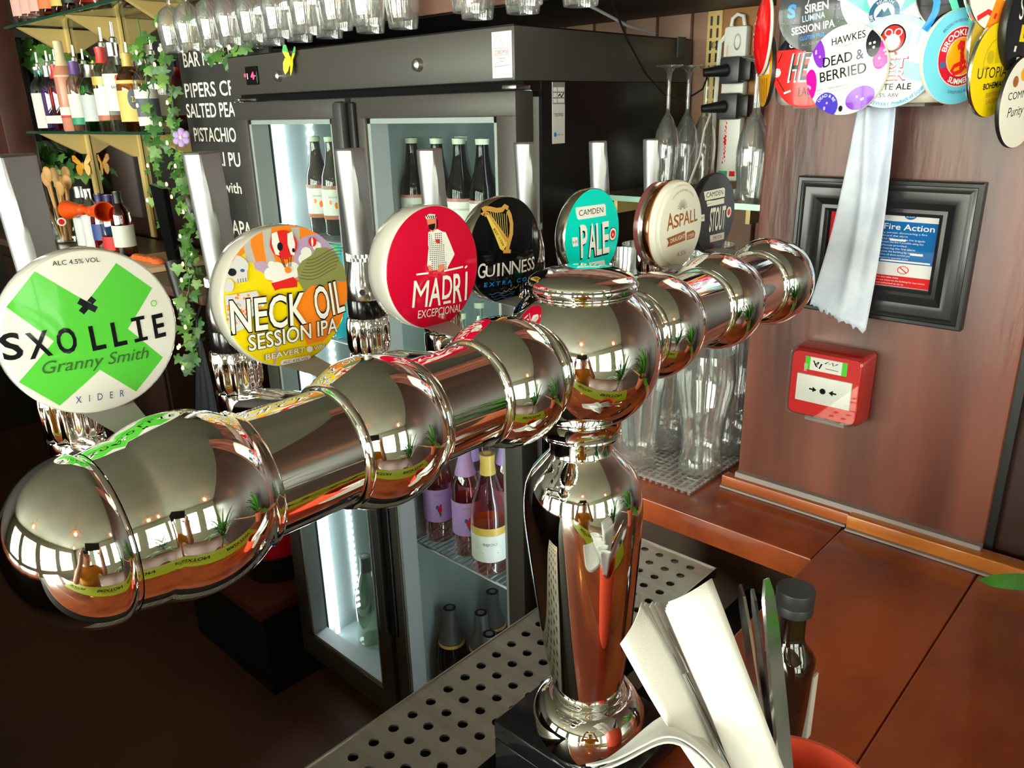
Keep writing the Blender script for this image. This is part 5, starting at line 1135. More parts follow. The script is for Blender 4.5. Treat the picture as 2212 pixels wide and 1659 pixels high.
ap = thing('apron', 'black apron hanging from a hook on the end of the back counter', 'apron', (.965, 2.07, -.60))
vs = []; fs = []
for j in range(13):
    f = j/12; hw_ = .006+.13*f**.8
    for i in range(17):
        q = i/16*2-1; vs.append((.955+.012*math.cos(q*9+f)*f-.02*f, 2.085-hw_*q, -.585-.55*f+.01*abs(q)))
for j in range(12):
    for i in range(16): a_ = j*17+i; fs.append((a_, a_+1, a_+18, a_+17))
o = MB().add(vs, fs).build('cloth', M('apron_black', srgb(24, 28, 38), .6), ap, angle=180); so = o.modifiers.new('s', 'SOLIDIFY'); so.thickness = .002
MB().tube([(.979, 2.10, -.50), (.960, 2.095, -.53), (.952, 2.088, -.56), (.955, 2.085, -.588)], .003, 6).build('strap', black_m, ap)
sbx = thing('step_box', 'low dark wooden box with red-brown top on the floor left of the fridge', 'box', (1.2, 2.2, FLOOR)); MB().bbox((.94, 1.955, -1.46), (1.40, 2.48, -1.42), .006).build('top', pk, sbx); MB().box((.96, 1.965, FLOOR), (1.39, 2.47, -1.46)).build('carcass', M('box_black', srgb(14, 11, 10), .6), sbx, smooth=False)
tub = thing('floor_tub', 'red tub on a black base standing on the low wooden box', 'tub', (1.12, 2.13, -1.42)); tT = Matrix.Translation((1.12, 2.13, -1.42))
MB().lathe([(0, 0), (.10, 0), (.105, .01), (.105, .085), (.10, .09), (0, .09)], 32, T=tT).build('base', black_m, tub); MB().lathe([(.10, .09), (.106, .092), (.104, .24), (.09, .27), (0, .275)], 32, T=tT).build('body', M('tub_red', srgb(196, 14, 40), .3), tub)
# ---- chalkboard
cb = thing('chalkboard', 'black menu board with white hand lettering behind the fridge', 'menu board', (1.19, 2.2, -.4685))
pb = MB().bbox((1.185, 1.94, -.4685), (1.20, 2.442, .181), .003).build('panel', M('chalk_black', srgb(46, 44, 46), .6), cb)
chalk = M('chalk_white', srgb(236, 230, 222), .7); 
LINES = (('BAR NIBBLES', .0, .160, .05, .46), ('PIPERS CRISPS', -.02, .062, .05, .60), ('SALTED PEANUTS', -.03, -.005, .05, .62), ('PISTACHIO NUTS', .0, -.085, .05, .58), ('CHILLI PUFFS', .0, -.165, .05, .50), ('with chilli', .16, -.255, .04, .34), ('TAPAS', .14, -.40, .055, .26))
for s_, y0, z, h, w_ in LINES:
    A = Art(flat((1.185, 2.414, 0), (0, -1, 0), (0, 0, 1), .85, .85), None, grid=0); A.text(s_, y0+.005, z, h*.95, chalk, w=w_*.8, bold=.012, align='L'); A.build('chalk_line', pb)
# ---- ivy garlands with string lights
leaf_poly = [(0, 0), (.35, -.12), (.55, .12), (.42, .3), (.78, .45), (.5, .62), (.3, .6), (.18, .85), (0, 1.1), (-.18, .85), (-.3, .6), (-.5, .62), (-.78, .45), (-.42, .3), (-.55, .12), (-.35, -.12)]
def leaf_mesh(name, m):
    me = bpy.data.meshes.new(name); vs = [(x, y, -.28*abs(x)+.1*math.sin(y*3)) for x, y in leaf_poly]+[(0, .4, .05)]; n = len(leaf_poly)
    me.from_pydata(vs, [], [(k, (k+1) % n, n) for k in range(n)]); me.materials.append(m); me.polygons.foreach_set('use_smooth', [True]*n); me.update(); return me
leaf_ms = [leaf_mesh('leaf', M('ivy_green_%d' % k, srgb(*c), .45)) for k, c in enumerate(((72, 118, 44), (48, 92, 36), (104, 146, 66), (58, 106, 50)))]
vine_m = M('vine_stem', srgb(86, 120, 70), .6); bulb_m = M('fairy_bulb', (1, .8, .35, 1), .4, emit=(1, .66, .16), es=6.0)
def ivy(label, path, n, spread, seed, size=.034, lights=0):
    random.seed(seed); path = [Vector(p) for p in path]; t = thing('ivy_garland', label, 'garland', path[-1], None)
    seg = []
    for a, b in zip(path[:-1], path[1:]):
        for k in range(6): seg.append(a.lerp(b, k/6)+Vector((random.uniform(-.008, .008), random.uniform(-.012, .012), 0)))
    seg.append(path[-1]); MB().tube(seg, .0022, 5).build('stem', vine_m, t)
    org = Vector(t['_org'])-Vector((0, 0, ZC))
    for k in range(n):
        f = random.random()*(len(seg)-1); p = seg[int(f)]+Vector((random.uniform(-.6, .3)*spread, random.uniform(-1, 1)*spread, random.uniform(-.5, .5)*spread))
        o = bpy.data.objects.new('leaf', random.choice(leaf_ms)); COL.objects.link(o); o.parent = t; s_ = size*random.uniform(.65, 1.25)
        z = Vector((-.75+random.uniform(-.5, .3), -.5+random.uniform(-.6, .5), random.uniform(-.2, .7))); T = look(p-org, z, (random.uniform(-.5, .5), random.uniform(-1, 1), -1))
        o.matrix_local = T @ Matrix.Diagonal((s_, s_, s_, 1))
    if lights:
        for k in range(lights):
            f = (k+.5)/lights*(len(seg)-1); p = seg[int(f)]+Vector((-.03, random.uniform(-.05, .05), random.uniform(-.02, .02)))
            MB().lathe([(0, -.004), (.0032, -.002), (.0035, .003), (.0018, .008), (0, .008)], 8, T=Matrix.Translation(p)).build('light', bulb_m, t)
    return t
ivy('ivy garland with fairy lights hanging down past the chalkboard', [(1.12, 2.37, .26), (1.12, 2.385, .1), (1.12, 2.39, -.05), (1.13, 2.42, -.2), (1.12, 2.40, -.34), (1.10, 2.38, -.48)], 78, .042, 11, .027, 14)
ivy('ivy garland tumbling over the edge of the back counter', [(1.02, 2.22, -.36), (.97, 2.13, -.46), (.95, 2.11, -.55), (.95, 2.14, -.64), (.95, 2.20, -.70)], 44, .035, 12, .027, 7)
ivy('second ivy strand hanging between bottles and chalkboard', [(1.15, 2.58, .28), (1.15, 2.60, .1), (1.16, 2.62, -.06), (1.16, 2.66, -.2), (1.17, 2.66, -.33)], 44, .04, 13, .03, 4)
ivy('dark ivy trailing along the wall above the spirit bottles', [(1.38, 4.3, .34), (1.38, 4.12, .27), (1.36, 3.95, .25), (1.36, 3.80, .22)], 46, .09, 14, .06, 3)
ivy('ivy on the wall beneath the spirit shelf', [(1.36, 4.5, -.1), (1.36, 4.3, -.16), (1.36, 4.1, -.2), (1.36, 3.95, -.26)], 34, .09, 15, .055, 0)
ivy('ivy looped under the hanging stem glasses', [(1.2, 2.28, .30), (1.18, 2.22, .17), (1.17, 2.12, .145), (1.13, 2.02, .15), (1.15, 1.96, .19)], 14, .03, 16, .034, 2)
# ---- purple flower and orange butterfly
fw = thing('silk_flower', 'lilac silk flower with five petals caught in the ivy', 'flower', (1.09, 2.30, -.06)); petal = M('petal_lilac', srgb(178, 146, 206), .5)
fT = look((1.09, 2.297, -.058), (-.75, -.6, .2))
for k in range(6):
    a = 2*PI*k/6; MB().lathe([(0, -.5), (.3, -.4), (.5, 0), (.4, .35), (0, .5)], 10, T=fT @ Matrix.Rotation(a, 4, 'Z') @ Matrix.Translation((0, .016, 0)) @ Matrix.Rotation(-PI/2, 4, 'X') @ Matrix.Diagonal((.02, .008, .024, 1))).build('petal', petal, fw)
MB().tube([(1.09, 2.297, -.058), (1.105, 2.33, -.07), (1.118, 2.385, -.06)], .0022, 6).build('stalk', vine_m, fw)
MB().lathe([(0, .007), (.004, .006), (.006, .002), (.005, 0)], 10, T=fT).build('centre', M('flower_eye', srgb(236, 226, 190), .5), fw)
butterfly('orange and yellow butterfly ornament on the cream shelf upright', (1.365, 3.86, -.20), (-.5, -.85, 0), .05, M('butterfly_orange', srgb(240, 170, 40), .4), M('butterfly_deep', srgb(232, 140, 30), .4))

# ================================================================ GLASS ALCOVE BY THE WOOD PANEL
gs = thing('glass_shelf', 'clear glass shelf in the alcove carrying upturned champagne flutes', 'shelf', (1.45, .73, -.172))
MB().bbox((1.26, .60, -.169), (1.625, .957, -.161), .001).build('glass_panel', shelf_glass, gs); MB().box((1.258, .60, -.170), (1.263, .957, -.160)).build('edge', M('glass_edge_pale', srgb(140, 176, 162), .15), gs, smooth=False)
for y in (.63, .905): MB().box((1.27, y-.004, -.195), (1.63, y+.004, -.1695)).build('arm', cream, gs, smooth=False)
FL = [(.020, 0), (.0215, .02), (.0255, .055), (.0262, .08), (.022, .11), (.011, .135), (.0042, .145), (.0036, .155), (.0038, .205), (.0055, .222), (.012, .230), (.0265, .2335), (.0275, .2345), (.027, .2355), (0, .2362)]
FLI = [(.020, 0), (.0190, .001), (.0205, .02), (.0245, .055), (.0252, .08), (.021, .109), (.009, .132), (0, .138)]
def flute(x, y, lab, z=-.1605):
    T = Matrix.Translation((x, y, z)); return single(MB().lathe(FL, 28, T=T).lathe(FLI[::-1], 28, T=T), 'champagne_flute', glassm, lab, 'glass', (x, y, z), 'upturned champagne flutes')
for x, y in ((1.455, .913), (1.512, .902), (1.565, .890)): flute(x, y, 'champagne flute standing upside down beside the fridge')
flute(1.33, .662, 'champagne flute standing upside down close to the wood panel edge')
flute(1.42, .70, 'champagne flute standing upside down behind the one at the panel edge')
sb = thing('slotted_rail', 'cream slotted shelf rail screwed to the alcove wall', 'rail', (1.628, .91, -.5)); MB().bbox((1.618, .893, -.52), (1.632, .927, .184), .001).build('strip', cream, sb)
slot_me = MB().box((-.0006, -.0025, -.009), (.0006, .0025, .009))
so0 = None
for k in range(28):
    for dy in (-.0075, .0075):
        if so0 is None: so0 = slot_me.build('slot', black_m, sb, local=True, smooth=False)
        else:
            c = so0.copy(); COL.objects.link(c); so0_ = c
        (so0 if (k == 0 and dy < 0) else so0_).location = Vector((1.618-1.628, .91+dy-.91, .165-k*.024+.5))
MB().lathe([(0, .002), (.006, .0015), (.007, 0)], 14, T=look((1.618, .91, .118), (-1, 0, 0))).build('screw', M('brass', (.6, .45, .2, 1), .3, 1.0), sb)
pw = thing('power_strip', 'white power strip with two black plugs on a brown board in the alcove', 'power strip', (1.62, .853, -.165))
MB().box((1.624, .806, -.20), (1.634, .893, .185)).build('board', M('board_brown', srgb(150, 100, 50), .5), pw, smooth=False)
MB().bbox((1.600, .826, -.158), (1.6235, .878, .150), .006).build('case', white_m, pw)
MB().tube([(1.612, .868, .15), (1.612, .866, .165), (1.612, .855, .172), (1.612, .842, .168), (1.612, .838, .15)], .004, 8).build('hanger', white_m, pw)
for z in (.065, -.005):
    MB().bbox((1.570, .822, z-.026), (1.600, .868, z+.026), .006).build('plug', M('plug_grey', srgb(52, 54, 58), .4), pw); MB().bbox((1.575, .80, z-.022), (1.60, .823, z+.022), .004).build('plug', black_m, pw); MB().cyl((1.572, .85, z), (1.54, .885, z-.004), .013, .008, 14).build('plug_collar', black_m, pw)
A = Art(flat((1.600, .852, -.004), (0, -1, 0), (0, 0, 1), .026, .154), None, grid=0)
for k in range(26): A.line([(-.45+.3*abs(math.sin(k*1.7)), -.75+k*.025), (-.15-.2*abs(math.cos(k*1.3)), -.745+k*.025)], .03, I_red)
A.rect(-.7, -.93, .1, -.86, p_green); A.rect(.3, -.93, .8, -.86, I_red); A.text('SURGE PROTECTED', -.5, .62, .14, I_red, w=.3, rot=PI/2); A.ring(.25, .8, .22, .3, I_mgrey, 24, 0, 2*PI, .35); A.build('print', pw.children[1])
single(MB().tube([(1.30, .955, .2), (1.36, .95, .12), (1.42, .945, .06), (1.47, .93, .02), (1.51, .91, .008), (1.54, .885, .03), (1.55, .88, .058)], .0022, 6), 'power_cable', black_m, 'thin black cable drooping from the overhead shelf to the upper plug', 'cable', (1.5, .91, .0))
single(MB().tube([(1.25, 1.02, .20), (1.33, 1.0, .175), (1.42, .99, .15), (1.5, .98, .14)], .003, 6), 'grey_cable', gasket, 'pale grey cable under the overhead shelf', 'cable', (1.4, .99, .14))
single(MB().tube([(1.612, .862, .15), (1.60, .885, .12), (1.60, .888, -.02), (1.60, .885, -.15), (1.60, .885, -.4)], .005, 7), 'white_cable', white_m, 'thick white cable running down beside the power strip', 'cable', (1.60, .885, -.4))
single(MB().tube([(1.56, .875, -.02), (1.53, .87, -.05), (1.50, .86, -.10), (1.46, .85, -.13), (1.44, .85, -.158)], .0025, 6), 'white_cable', white_m, 'thin white cable curving down to the glass shelf', 'cable', (1.47, .85, -.155))
single(MB().box((1.555, .957, .095), (1.585, .9605, .135)), 'tape_patch', M('grey_tape', srgb(62, 62, 62), .6), 'square of dark grey tape on the fridge top edge', 'tape', (1.57, .959, .095), smooth=False)
# ---- rubber mat with glasses
mat = thing('bar_mat', 'clear ribbed plastic glass mat on the wooden ledge', 'mat', (1.05, .62, ZB)); mm = MB(); mp = glass('mat_plastic', (.86, .86, .87), .4, .35, .7, .25, (.9, .9, .92))
for k in range(21): y = .505+k*.0108; mm.box((.905, y, ZB+.001), (1.28, y+.0042, ZB+.005))
for k in range(34): x = .907+k*.0110; mm.box((x, .505, ZB+.004), (x+.0042, .727, ZB+.0075))
mo = mm.build('ribs', mp, mat, smooth=False); mo['kind'] = 'stuff'
PINT = [(0, .006), (.024, .006), (.028, .004), (.0285, 0), (.0305, .001), (.033, .04), (.037, .10), (.0385, .118), (.041, .125), (.0415, .135), (.0425, .155), (.0412, .155), (.040, .134), (.0385, .124), (.036, .10), (.032, .04), (.0275, .014), (0, .0135)]
TULIP = [(0, .008), (.022, .008), (.029, .003), (.0315, 0), (.033, .002), (.033, .012), (.030, .03), (.0295, .05), (.034, .085), (.0415, .12), (.0435, .145), (.0405, .175), (.0395, .185), (.0385, .185), (.0392, .175), (.042, .145), (.040, .12), (.033, .088), (.028, .052), (.0285, .030), (.024, .020), (0, .018)]
zg = ZB+.008
def tumbler(name, prof, x, y, z, lab, grp, flip=False):
    T = Matrix.Translation((x, y, z)); P = prof
    if flip: h = max(q for r, q in prof); P = [(r, h-q) for r, q in prof][::-1]
    return single(MB().lathe(P, 32, T=T), name, glassm, lab, 'glass', (x, y, z), grp)
p0 = tumbler('pint_glass', PINT, .94, .622, zg, 'clear pint glass standing on the ribbed mat', 'pint glasses on the ribbed mat')
for x, y in ((1.03, .622), (1.125, .622), (1.215, .622), (.985, .70), (1.075, .70), (1.17, .70)): copy_tree(p0, (x, y, zg))
p1 = tumbler('pint_glass', PINT, .985, .70, zg+.1565, 'clear pint glass stacked on top of another on the mat', 'second tier of pint glasses')
for x, y in ((1.075, .70), (1.17, .70), (1.03, .622), (1.125, .622)): copy_tree(p1, (x, y, zg+.1565))
t0 = tumbler('tulip_glass', TULIP, .985, .535, zg, 'waisted clear beer glass on the mat nearest the wood trim', 'waisted beer glasses')
for x, y in ((1.08, .535), (1.175, .535)): copy_tree(t0, (x, y, zg))

# ================================================================ FOREGROUND: sauce bottle, cutlery pot, napkins
sbt = thing('sauce_bottle', 'dark brown square-shouldered sauce bottle with black flip cap on the counter', 'bottle', (.557, .209, ZB)); sx, sy = .557, .209
def sq(r, z, k=.35, n=32):
    out = []
    for i in range(n):
        a = 2*PI*i/n+PI/4; c, s_ = math.cos(a), math.sin(a); m = (abs(c)**(2/k*.35+1)+abs(s_)**(2/k*.35+1))**(-1/(2/k*.35+1)); out.append((sx+c*r*m, sy+s_*r*m, ZB+z))
    return out
def loft(rings, mb):
    n = len(rings[0]); vs = [p for r in rings for p in r]; fs = [(a*n+q, a*n+(q+1) % n, (a+1)*n+(q+1) % n, (a+1)*n+q) for a in range(len(rings)-1) for q in range(n)]
    fs.append(tuple(range(n-1, -1, -1))); fs.append(tuple((len(rings)-1)*n+q for q in range(n))); return mb.add(vs, fs)
loft([sq(.019, .0), sq(.0205, .003), sq(.0205, .078), sq(.0205, .086), sq(.0185, .094, .7), sq(.0135, .103, 2), sq(.0115, .110, 2), sq(.0112, .132, 2)], MB()).build('glass', M('sauce_glass', srgb(30, 17, 12), .05, coat=.6), sbt, angle=45)
MB().lathe([(0, .131), (.0130, .131), (.0150, .1325), (.0152, .140), (.0150, .1405), (.0152, .141), (.0154, .152), (.0150, .1535), (0, .1542)], 36, T=Matrix.Translation((sx, sy, ZB))).build('cap', M('cap_grey_black', srgb(52, 53, 56), .38), sbt)
MB().box((sx+.0060, sy-.0212, ZB+.006), (sx+.0150, sy-.0196, ZB+.072)).build('label', white_m, sbt, smooth=False)  # white strip standing for a separate thin edge beside the bottle
pot = thing('cutlery_pot', 'orange-red plastic pot holding napkins and cutlery', 'pot', (.40, .133, ZB)); potm = M('pot_red', srgb(232, 84, 56), .35)
MB().lathe([(0, 0), (.040, 0), (.043, .003), (.050, .105), (.0525, .1115), (.0520, .1135), (.0495, .1135), (.0480, .107), (.0405, .006), (0, .006)], 48, T=Matrix.Translation((.40, .133, ZB))).build('shell', potm, pot)
nap_m = M('napkin_paper', srgb(243, 242, 238), .85, bump=((700, 700, 700), .15))
def sheetstack(label, quads, n, gap, thick=.0012, bulge=.0):
    """folded napkin: n leaves between a front and a back corner set (each 4 points: bottom-left, bottom-right, top-right, top-left)"""
    t = thing('napkin', label, 'napkin', quads[0][0], 'white paper napkins in the pot'); fq, bq = quads
    for k in range(n):
        f = k/max(n-1, 1); P = [Vector(a).lerp(Vector(b), f) for a, b in zip(fq, bq)]
        nx_, ny_ = 6, 12; vs = []; fs = []
        nr = (P[1]-P[0]).cross(P[3]-P[0]).normalized()
        for j in range(ny_+1):
            for i in range(nx_+1):
                u, v = i/nx_, j/ny_; p = P[0].lerp(P[1], u).lerp(P[3].lerp(P[2], u), v); p = p+nr*(bulge*math.sin(PI*u)*(.4+.6*v)+.0012*math.sin(7*v+k*1.7+3*u))
                vs.append(p)
        for j in range(ny_):
            for i in range(nx_): a = j*(nx_+1)+i; fs.append((a, a+1, a+nx_+2, a+nx_+1))
        mb = MB(); mb.add(vs, fs); o = mb.build('leaf', nap_m, t, angle=180); so = o.modifiers.new('s', 'SOLIDIFY'); so.thickness = thick; so.offset = 0
    return t
dn = Vector((.012, -.014, -.055))
def quad(a, b, c, d): return [Vector(a)+dn, Vector(b)+dn, Vector(c), Vector(d)]
sheetstack('broad white paper napkin standing tallest in the red pot', [quad((.3584, .1541, -.3895), (.3769, .1297, -.3834), (.4027, .2056, -.2875), (.3762, .2208, -.2979)), quad((.3801, .1607, -.4073), (.3988, .1419, -.4050), (.4162, .2146, -.3023), (.3883, .2301, -.3150))], 5, .004, bulge=.003)
sheetstack('folded white napkin with fanned leaves leaning out of the pot', [quad((.3479, .1612, -.3825), (.3675, .1586, -.3923), (.3798, .2420, -.3095), (.3448, .2355, -.3196)), quad((.3685, .1617, -.3990), (.3868, .1548, -.4047), (.4098, .2472, -.3276), (.3794, .2436, -.3374))], 5, .004, bulge=.002)
t = thing('napkin', 'loose white napkin bent over towards the chrome pillar foot', 'napkin', (.33, .2, -.39), 'white paper napkins in the pot')
near = [(.2943, .2237, -.3722), (.3076, .2103, -.3707), (.3308, .1982, -.3609), (.3388, .1904, -.3596), (.3422, .1779, -.3618), (.3470, .1565, -.3785), (.37, .135, -.45)]; far = [(.3188, .2320, -.3955), (.3387, .2264, -.3953), (.3725, .2156, -.3762), (.3738, .2038, -.3814), (.3701, .1829, -.3845), (.3705, .1596, -.3991), (.39, .145, -.45)]
for k, (dz, sc) in enumerate(((0, 1), (-.006, .93))):
    vs = []; fs = []
    for a, b in zip(near, far):
        for i in range(7): p = Vector(a).lerp(Vector(b), i/6*sc+(1-sc)*.3); vs.append(p+Vector((0, 0, dz+.0015*math.sin(i*1.1+k))))
    for j in range(len(near)-1):
        for i in range(6): q = j*7+i; fs.append((q, q+1, q+8, q+7))
    o = MB().add(vs, fs).build('leaf', nap_m, t, angle=180); ss = o.modifiers.new('sub', 'SUBSURF'); ss.levels = 2; ss.render_levels = 2; so = o.modifiers.new('s', 'SOLIDIFY'); so.thickness = .001
cut_m = M('cutlery_steel', (.78, .78, .79, 1), .12, 1.0)
def knife(label, top, bot, w_, th, up):
    top = Vector(top); bot = Vector(bot); d = top-bot; b2 = bot-d.normalized()*.05; L = (top-b2).length
    t = thing('table_knife', label, 'cutlery', b2, 'table cutlery in the pot'); T = look(b2, d, up)
    pr = [(-w_*.5, 0), (w_*.5, 0), (w_*.62, L*.5), (w_*.58, L*.8), (w_*.42, L*.94), (w_*.1, L), (-w_*.2, L*.99), (-w_*.5, L*.9), (-w_*.6, L*.5)]
    MB().prism(pr, -th/2, th/2, 0, T @ Matrix(((1, 0, 0, 0), (0, 0, 1, 0), (0, 1, 0, 0), (0, 0, 0, 1)))).build('blade', cut_m, t, smooth=False)
knife('round-tipped table knife beside the sauce bottle', (.4591, .2124, -.3229), (.4106, .1639, -.3978), .010, .0022, (.9, -.3, .3))
knife('table knife with narrower blade next to the round-tipped one', (.4726, .2089, -.3321), (.4188, .1609, -.4018), .010, .0022, (.9, -.5, .3))
knife('table knife seen edge-on in front of the sauce bottle cap', (.4648, .1958, -.3133), (.4109, .1519, -.3904), .011, .0028, (.4, .9, 0))
fk = thing('fork', 'steel fork tucked between the folded napkins', 'cutlery', (.3753, .1963, -.3779), 'table cutlery in the pot')
for k in range(3): MB().cyl(Vector((.3909, .2394, -.3370))+Vector((.0035*k, -.0035*k, .0006*k)), Vector((.3830, .2180, -.3570))+Vector((.0035*k, -.0035*k, .0006*k)), .0011, .0014, 8).build('tine', cut_m, fk)
MB().cyl((.3868, .2145, -.3565), (.38, .15, -.44), .004, .003, 10).build('neck', cut_m, fk)
# ---- potted plant by the wall whose leaf tip lies on the counter edge
pp = thing('potted_plant', 'leafy green pot plant standing on the counter by the wall trim', 'plant', (.80, -.09, ZB)); lg = M('plant_leaf', srgb(76, 140, 44), .35, noise=(srgb(52, 108, 34), (30, 30, 30), .35, .65))
MB().lathe([(0, 0), (.05, 0), (.055, .004), (.068, .11), (.072, .115), (.072, .13), (.064, .13), (.06, .10), (0, .10)], 28, T=Matrix.Translation((.80, -.09, ZB))).build('pot', M('terracotta', srgb(176, 92, 60), .6), pp)
random.seed(21)
def blade(base, tip, w_, sag, roll=0.0):
    base = Vector(base); tip = Vector(tip); n = 12; vs = []; fs = []; d = (tip-base); side = Matrix.Rotation(roll, 3, d) @ d.cross(Vector((0, 0, 1))).normalized()
    for k in range(n+1):
        f = k/n; c = base.lerp(tip, f)+Vector((0, 0, sag*math.sin(PI*f)*(1-.0*f))); wd = w_*math.sin(PI*min(1, .08+.92*f)**.8)*(1 if f < 1 else .02); wv = .004*math.sin(k*1.3)
        vs += [c+side*wd+Vector((0, 0, -wd*.25+wv)), c, c-side*wd+Vector((0, 0, -wd*.25-wv))]
    for k in range(n): a = k*3; fs += [(a, a+1, a+4, a+3), (a+1, a+2, a+5, a+4)]
    return MB().add(vs, fs).build('leaf', lg, pp, angle=180)
blade((.81, -.07, ZB+.12), (.913, .141, ZB+.014), .021, .012, -.9); blade((.80, -.06, ZB+.12), (.925, .112, ZB+.022), .018, .02, -.7)
for k in range(20):
    a = 2*PI*k/20+random.uniform(-.2, .2)
    if .3 < a < 2.0 and k < 12: a += 2.6
    r = random.uniform(.13, .26); blade((.80, -.09, ZB+.12), (.80+r*math.cos(a), -.09+r*math.sin(a)-.05, ZB+random.uniform(.16, .42)), random.uniform(.014, .022), random.uniform(.03, .08))
# ---- lime bar towel lying on the customers' side of the counter
rn = thing('bar_runner', 'lime green bar towel with black print lying on the counter', 'bar towel', (.1, -.04, ZB)); ro_ = MB().bbox((-.62, -.14, ZB+.0005), (.60, .035, ZB+.005), .002).build('cloth', M('runner_lime', srgb(176, 196, 36), .75), rn)
A = Art(flat((0, -.052, ZB+.005), (1, 0, 0), (0, 1, 0), 1, 1), None, grid=0)
for x in (-.42, 0, .40): A.text('BRIXTON', x, -.03, .05, I_black, w=.26, bold=.03); A.text('BREWERY', x, .025, .02, I_red, w=.14, bold=.02)
A.build('print', ro_)

# ================================================================ BEHIND THE CAMERA: tall plant and the photographer, seen in the chrome
tp = thing('floor_plant', 'tall arching green plant in a pot beside the customer side of the bar', 'plant', (.50, -1.15, FLOOR))
MB().lathe([(0, 0), (.14, 0), (.15, .01), (.18, .36), (.19, .38), (.17, .38), (.16, .34), (0, .33)], 32, T=Matrix.Translation((.50, -1.15, FLOOR))).build('pot', M('terracotta', srgb(176, 92, 60), .6), tp)
MB().tube([(.50, -1.15, FLOOR+.33), (.51, -1.14, FLOOR+.7), (.50, -1.15, FLOOR+1.1)], [.03, .022, .014], 10).build('trunk', M('trunk_brown', srgb(110, 84, 56), .8), tp)
random.seed(8); pp = tp
for k in range(34):
    a = 2*PI*k/34*5+random.uniform(-.2, .2); r = random.uniform(.3, .62); z0 = FLOOR+random.uniform(.75, 1.1)
    blade((.50, -1.15, z0), (.50+r*math.cos(a), -1.15+r*math.sin(a), z0+random.uniform(.05, .75)), random.uniform(.025, .04), random.uniform(.1, .2))
pr = thing('person', 'person in an orange t-shirt and pale shorts holding up a phone, mirrored in the chrome', 'person', (-.36, -.34, FLOOR))
fwd = Vector((.73, .68, 0)); rgt = Vector((.68, -.73, 0))
def pos(f, r, z): return Vector((-.36, -.34, 0))+fwd*f+rgt*r+Vector((0, 0, z))
def skin(name, nodes, edges, m, root=0, lev=2):
    me = bpy.data.meshes.new(name); org = Vector(pr['_org'])-Vector((0, 0, ZC)); keys = list(nodes)
    me.from_pydata([tuple(nodes[k][0]-org) for k in keys], [(keys.index(a), keys.index(b)) for a, b in edges], [])
    me.materials.append(m); o = bpy.data.objects.new(name, me); COL.objects.link(o); o.parent = pr
    sk = o.modifiers.new('skin', 'SKIN'); sk.use_smooth_shade = True
    for k, sv in zip(keys, me.skin_vertices[0].data): sv.radius = (nodes[k][1], nodes[k][1]); sv.use_root = (k == keys[root])
    ss = o.modifiers.new('sub', 'SUBSURF'); ss.levels = lev; ss.render_levels = lev
    return o
skin_m = M('skin_tone', srgb(206, 150, 122), .55); N = {}; E = []
N['pelvis'] = (pos(0, 0, -.80), .13); N['waist'] = (pos(.0, 0, -.64), .115); N['chest'] = (pos(.0, 0, -.42), .13); N['neckb'] = (pos(.0, 0, -.28), .055); N['neck'] = (pos(.015, 0, -.22), .05); N['head'] = (pos(.035, 0, -.13), .082); N['crown'] = (pos(.03, 0, -.04), .07); N['nose'] = (pos(.125, 0, -.13), .013)
E += [('pelvis', 'waist'), ('waist', 'chest'), ('chest', 'neckb'), ('neckb', 'neck'), ('neck', 'head'), ('head', 'crown'), ('head', 'nose')]
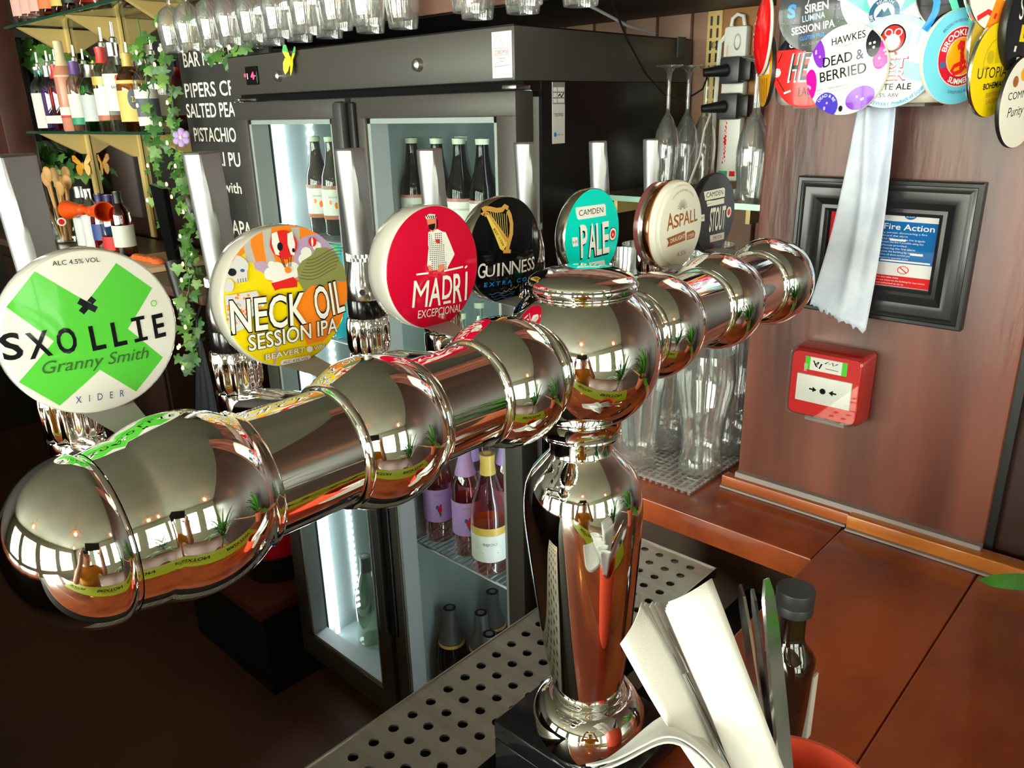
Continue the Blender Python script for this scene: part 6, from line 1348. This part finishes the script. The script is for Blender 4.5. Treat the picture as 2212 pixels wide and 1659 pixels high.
for s_, c in ((-1, 'l'), (1, 'r')):
    N[c+'sh'] = (pos(.0, s_*.17, -.32), .055); N[c+'el'] = (pos(.13, s_*.24, -.47), .042); N[c+'wr'] = (pos(.30, s_*.13, -.19), .028); N[c+'palm'] = (pos(.345, s_*.105, -.11), .024)
    N[c+'hip'] = (pos(0, s_*.095, -.88), .088); N[c+'kn'] = (pos(.02, s_*.11, -1.28), .058); N[c+'an'] = (pos(-.01, s_*.12, -1.66), .038); N[c+'toe'] = (pos(.16, s_*.13, -1.715), .034)
    N[c+'ear'] = (pos(.02, s_*.085, -.135), .016)
    E += [('chest', c+'sh'), (c+'sh', c+'el'), (c+'el', c+'wr'), (c+'wr', c+'palm'), ('pelvis', c+'hip'), (c+'hip', c+'kn'), (c+'kn', c+'an'), (c+'an', c+'toe'), ('head', c+'ear')]
    for k in range(4):
        a = Vector(N[c+'palm'][0])+fwd*.008*(1.5-k)+Vector((0, 0, .02)); L = (.036, .042, .040, .032)[k]
        N[c+'f%da' % k] = (a+fwd*.006*(1.5-k)+Vector((0, 0, .02)), .0085); N[c+'f%db' % k] = (a+fwd*.006*(1.5-k)-rgt*s_*.012+Vector((0, 0, .02+L*.6)), .008); N[c+'f%dc' % k] = (a+fwd*.004*(1.5-k)-rgt*s_*.034+Vector((0, 0, .02+L*.7)), .0075)
        E += [(c+'palm', c+'f%da' % k), (c+'f%da' % k, c+'f%db' % k), (c+'f%db' % k, c+'f%dc' % k)]
    th = Vector(N[c+'palm'][0]); N[c+'t1'] = (th-fwd*.022-rgt*s_*.012+Vector((0, 0, .004)), .0095); N[c+'t2'] = (th-fwd*.03-rgt*s_*.036+Vector((0, 0, .022)), .0085); E += [(c+'palm', c+'t1'), (c+'t1', c+'t2')]
bd = skin('body', N, E, skin_m)
tee = {k: (N[k][0], r) for k, r in (('waist', .14), ('chest', .15), ('neckb', .075))}; tee['hem'] = (pos(0, 0, -.80), .15); te = [('hem', 'waist'), ('waist', 'chest'), ('chest', 'neckb')]
for s_, c in ((-1, 'l'), (1, 'r')): tee[c+'sh'] = (N[c+'sh'][0], .072); tee[c+'slv'] = (N[c+'sh'][0].lerp(N[c+'el'][0], .62), .062); te += [('chest', c+'sh'), (c+'sh', c+'slv')]
skin('t_shirt', tee, te, M('shirt_orange', srgb(226, 150, 40), .8), 1)
sho = {'pelvis': (pos(0, 0, -.83), .15)}; se = []
for c in 'lr': sho[c+'hip'] = (N[c+'hip'][0], .11); sho[c+'leg'] = (N[c+'hip'][0].lerp(N[c+'kn'][0], .72), .09); se += [('pelvis', c+'hip'), (c+'hip', c+'leg')]
skin('shorts', sho, se, M('shorts_pale', srgb(214, 206, 190), .8))
skin('hair', {'a': (pos(.0, 0, -.02), .082), 'b': (pos(-.045, 0, -.10), .07), 'c': (pos(-.03, 0, -.17), .05), 'd': (pos(.05, 0, .005), .06)}, [('d', 'a'), ('a', 'b'), ('b', 'c')], M('hair_brown', srgb(70, 48, 34), .7), 1)
for s_ in (-1, 1): MB().lathe([(0, -.010), (.007, -.007), (.010, 0), (.007, .007), (0, .010)], 12, T=Matrix.Translation(pos(.108, s_*.032, -.105))).build('eye', M('eye_white', srgb(236, 232, 226), .2), pr)
MB().lathe([(0, -.02), (.005, -.012), (.006, 0), (.005, .012), (0, .02)], 10, T=look(pos(.112, 0, -.168), rgt)).build('mouth', M('lips', srgb(176, 96, 90), .5), pr)
ph = thing('phone', 'black phone held up in both hands', 'phone', pos(.40, 0, -.05)); cpos = pos(.395, 0, -.045)
T = look(cpos, (fwd+Vector((0, 0, -.34))), (0, 0, 1)); MB().bbox((-.074, -.036, -.013), (.074, .036, -.005), .003, T=T).build('case', black_m, ph)
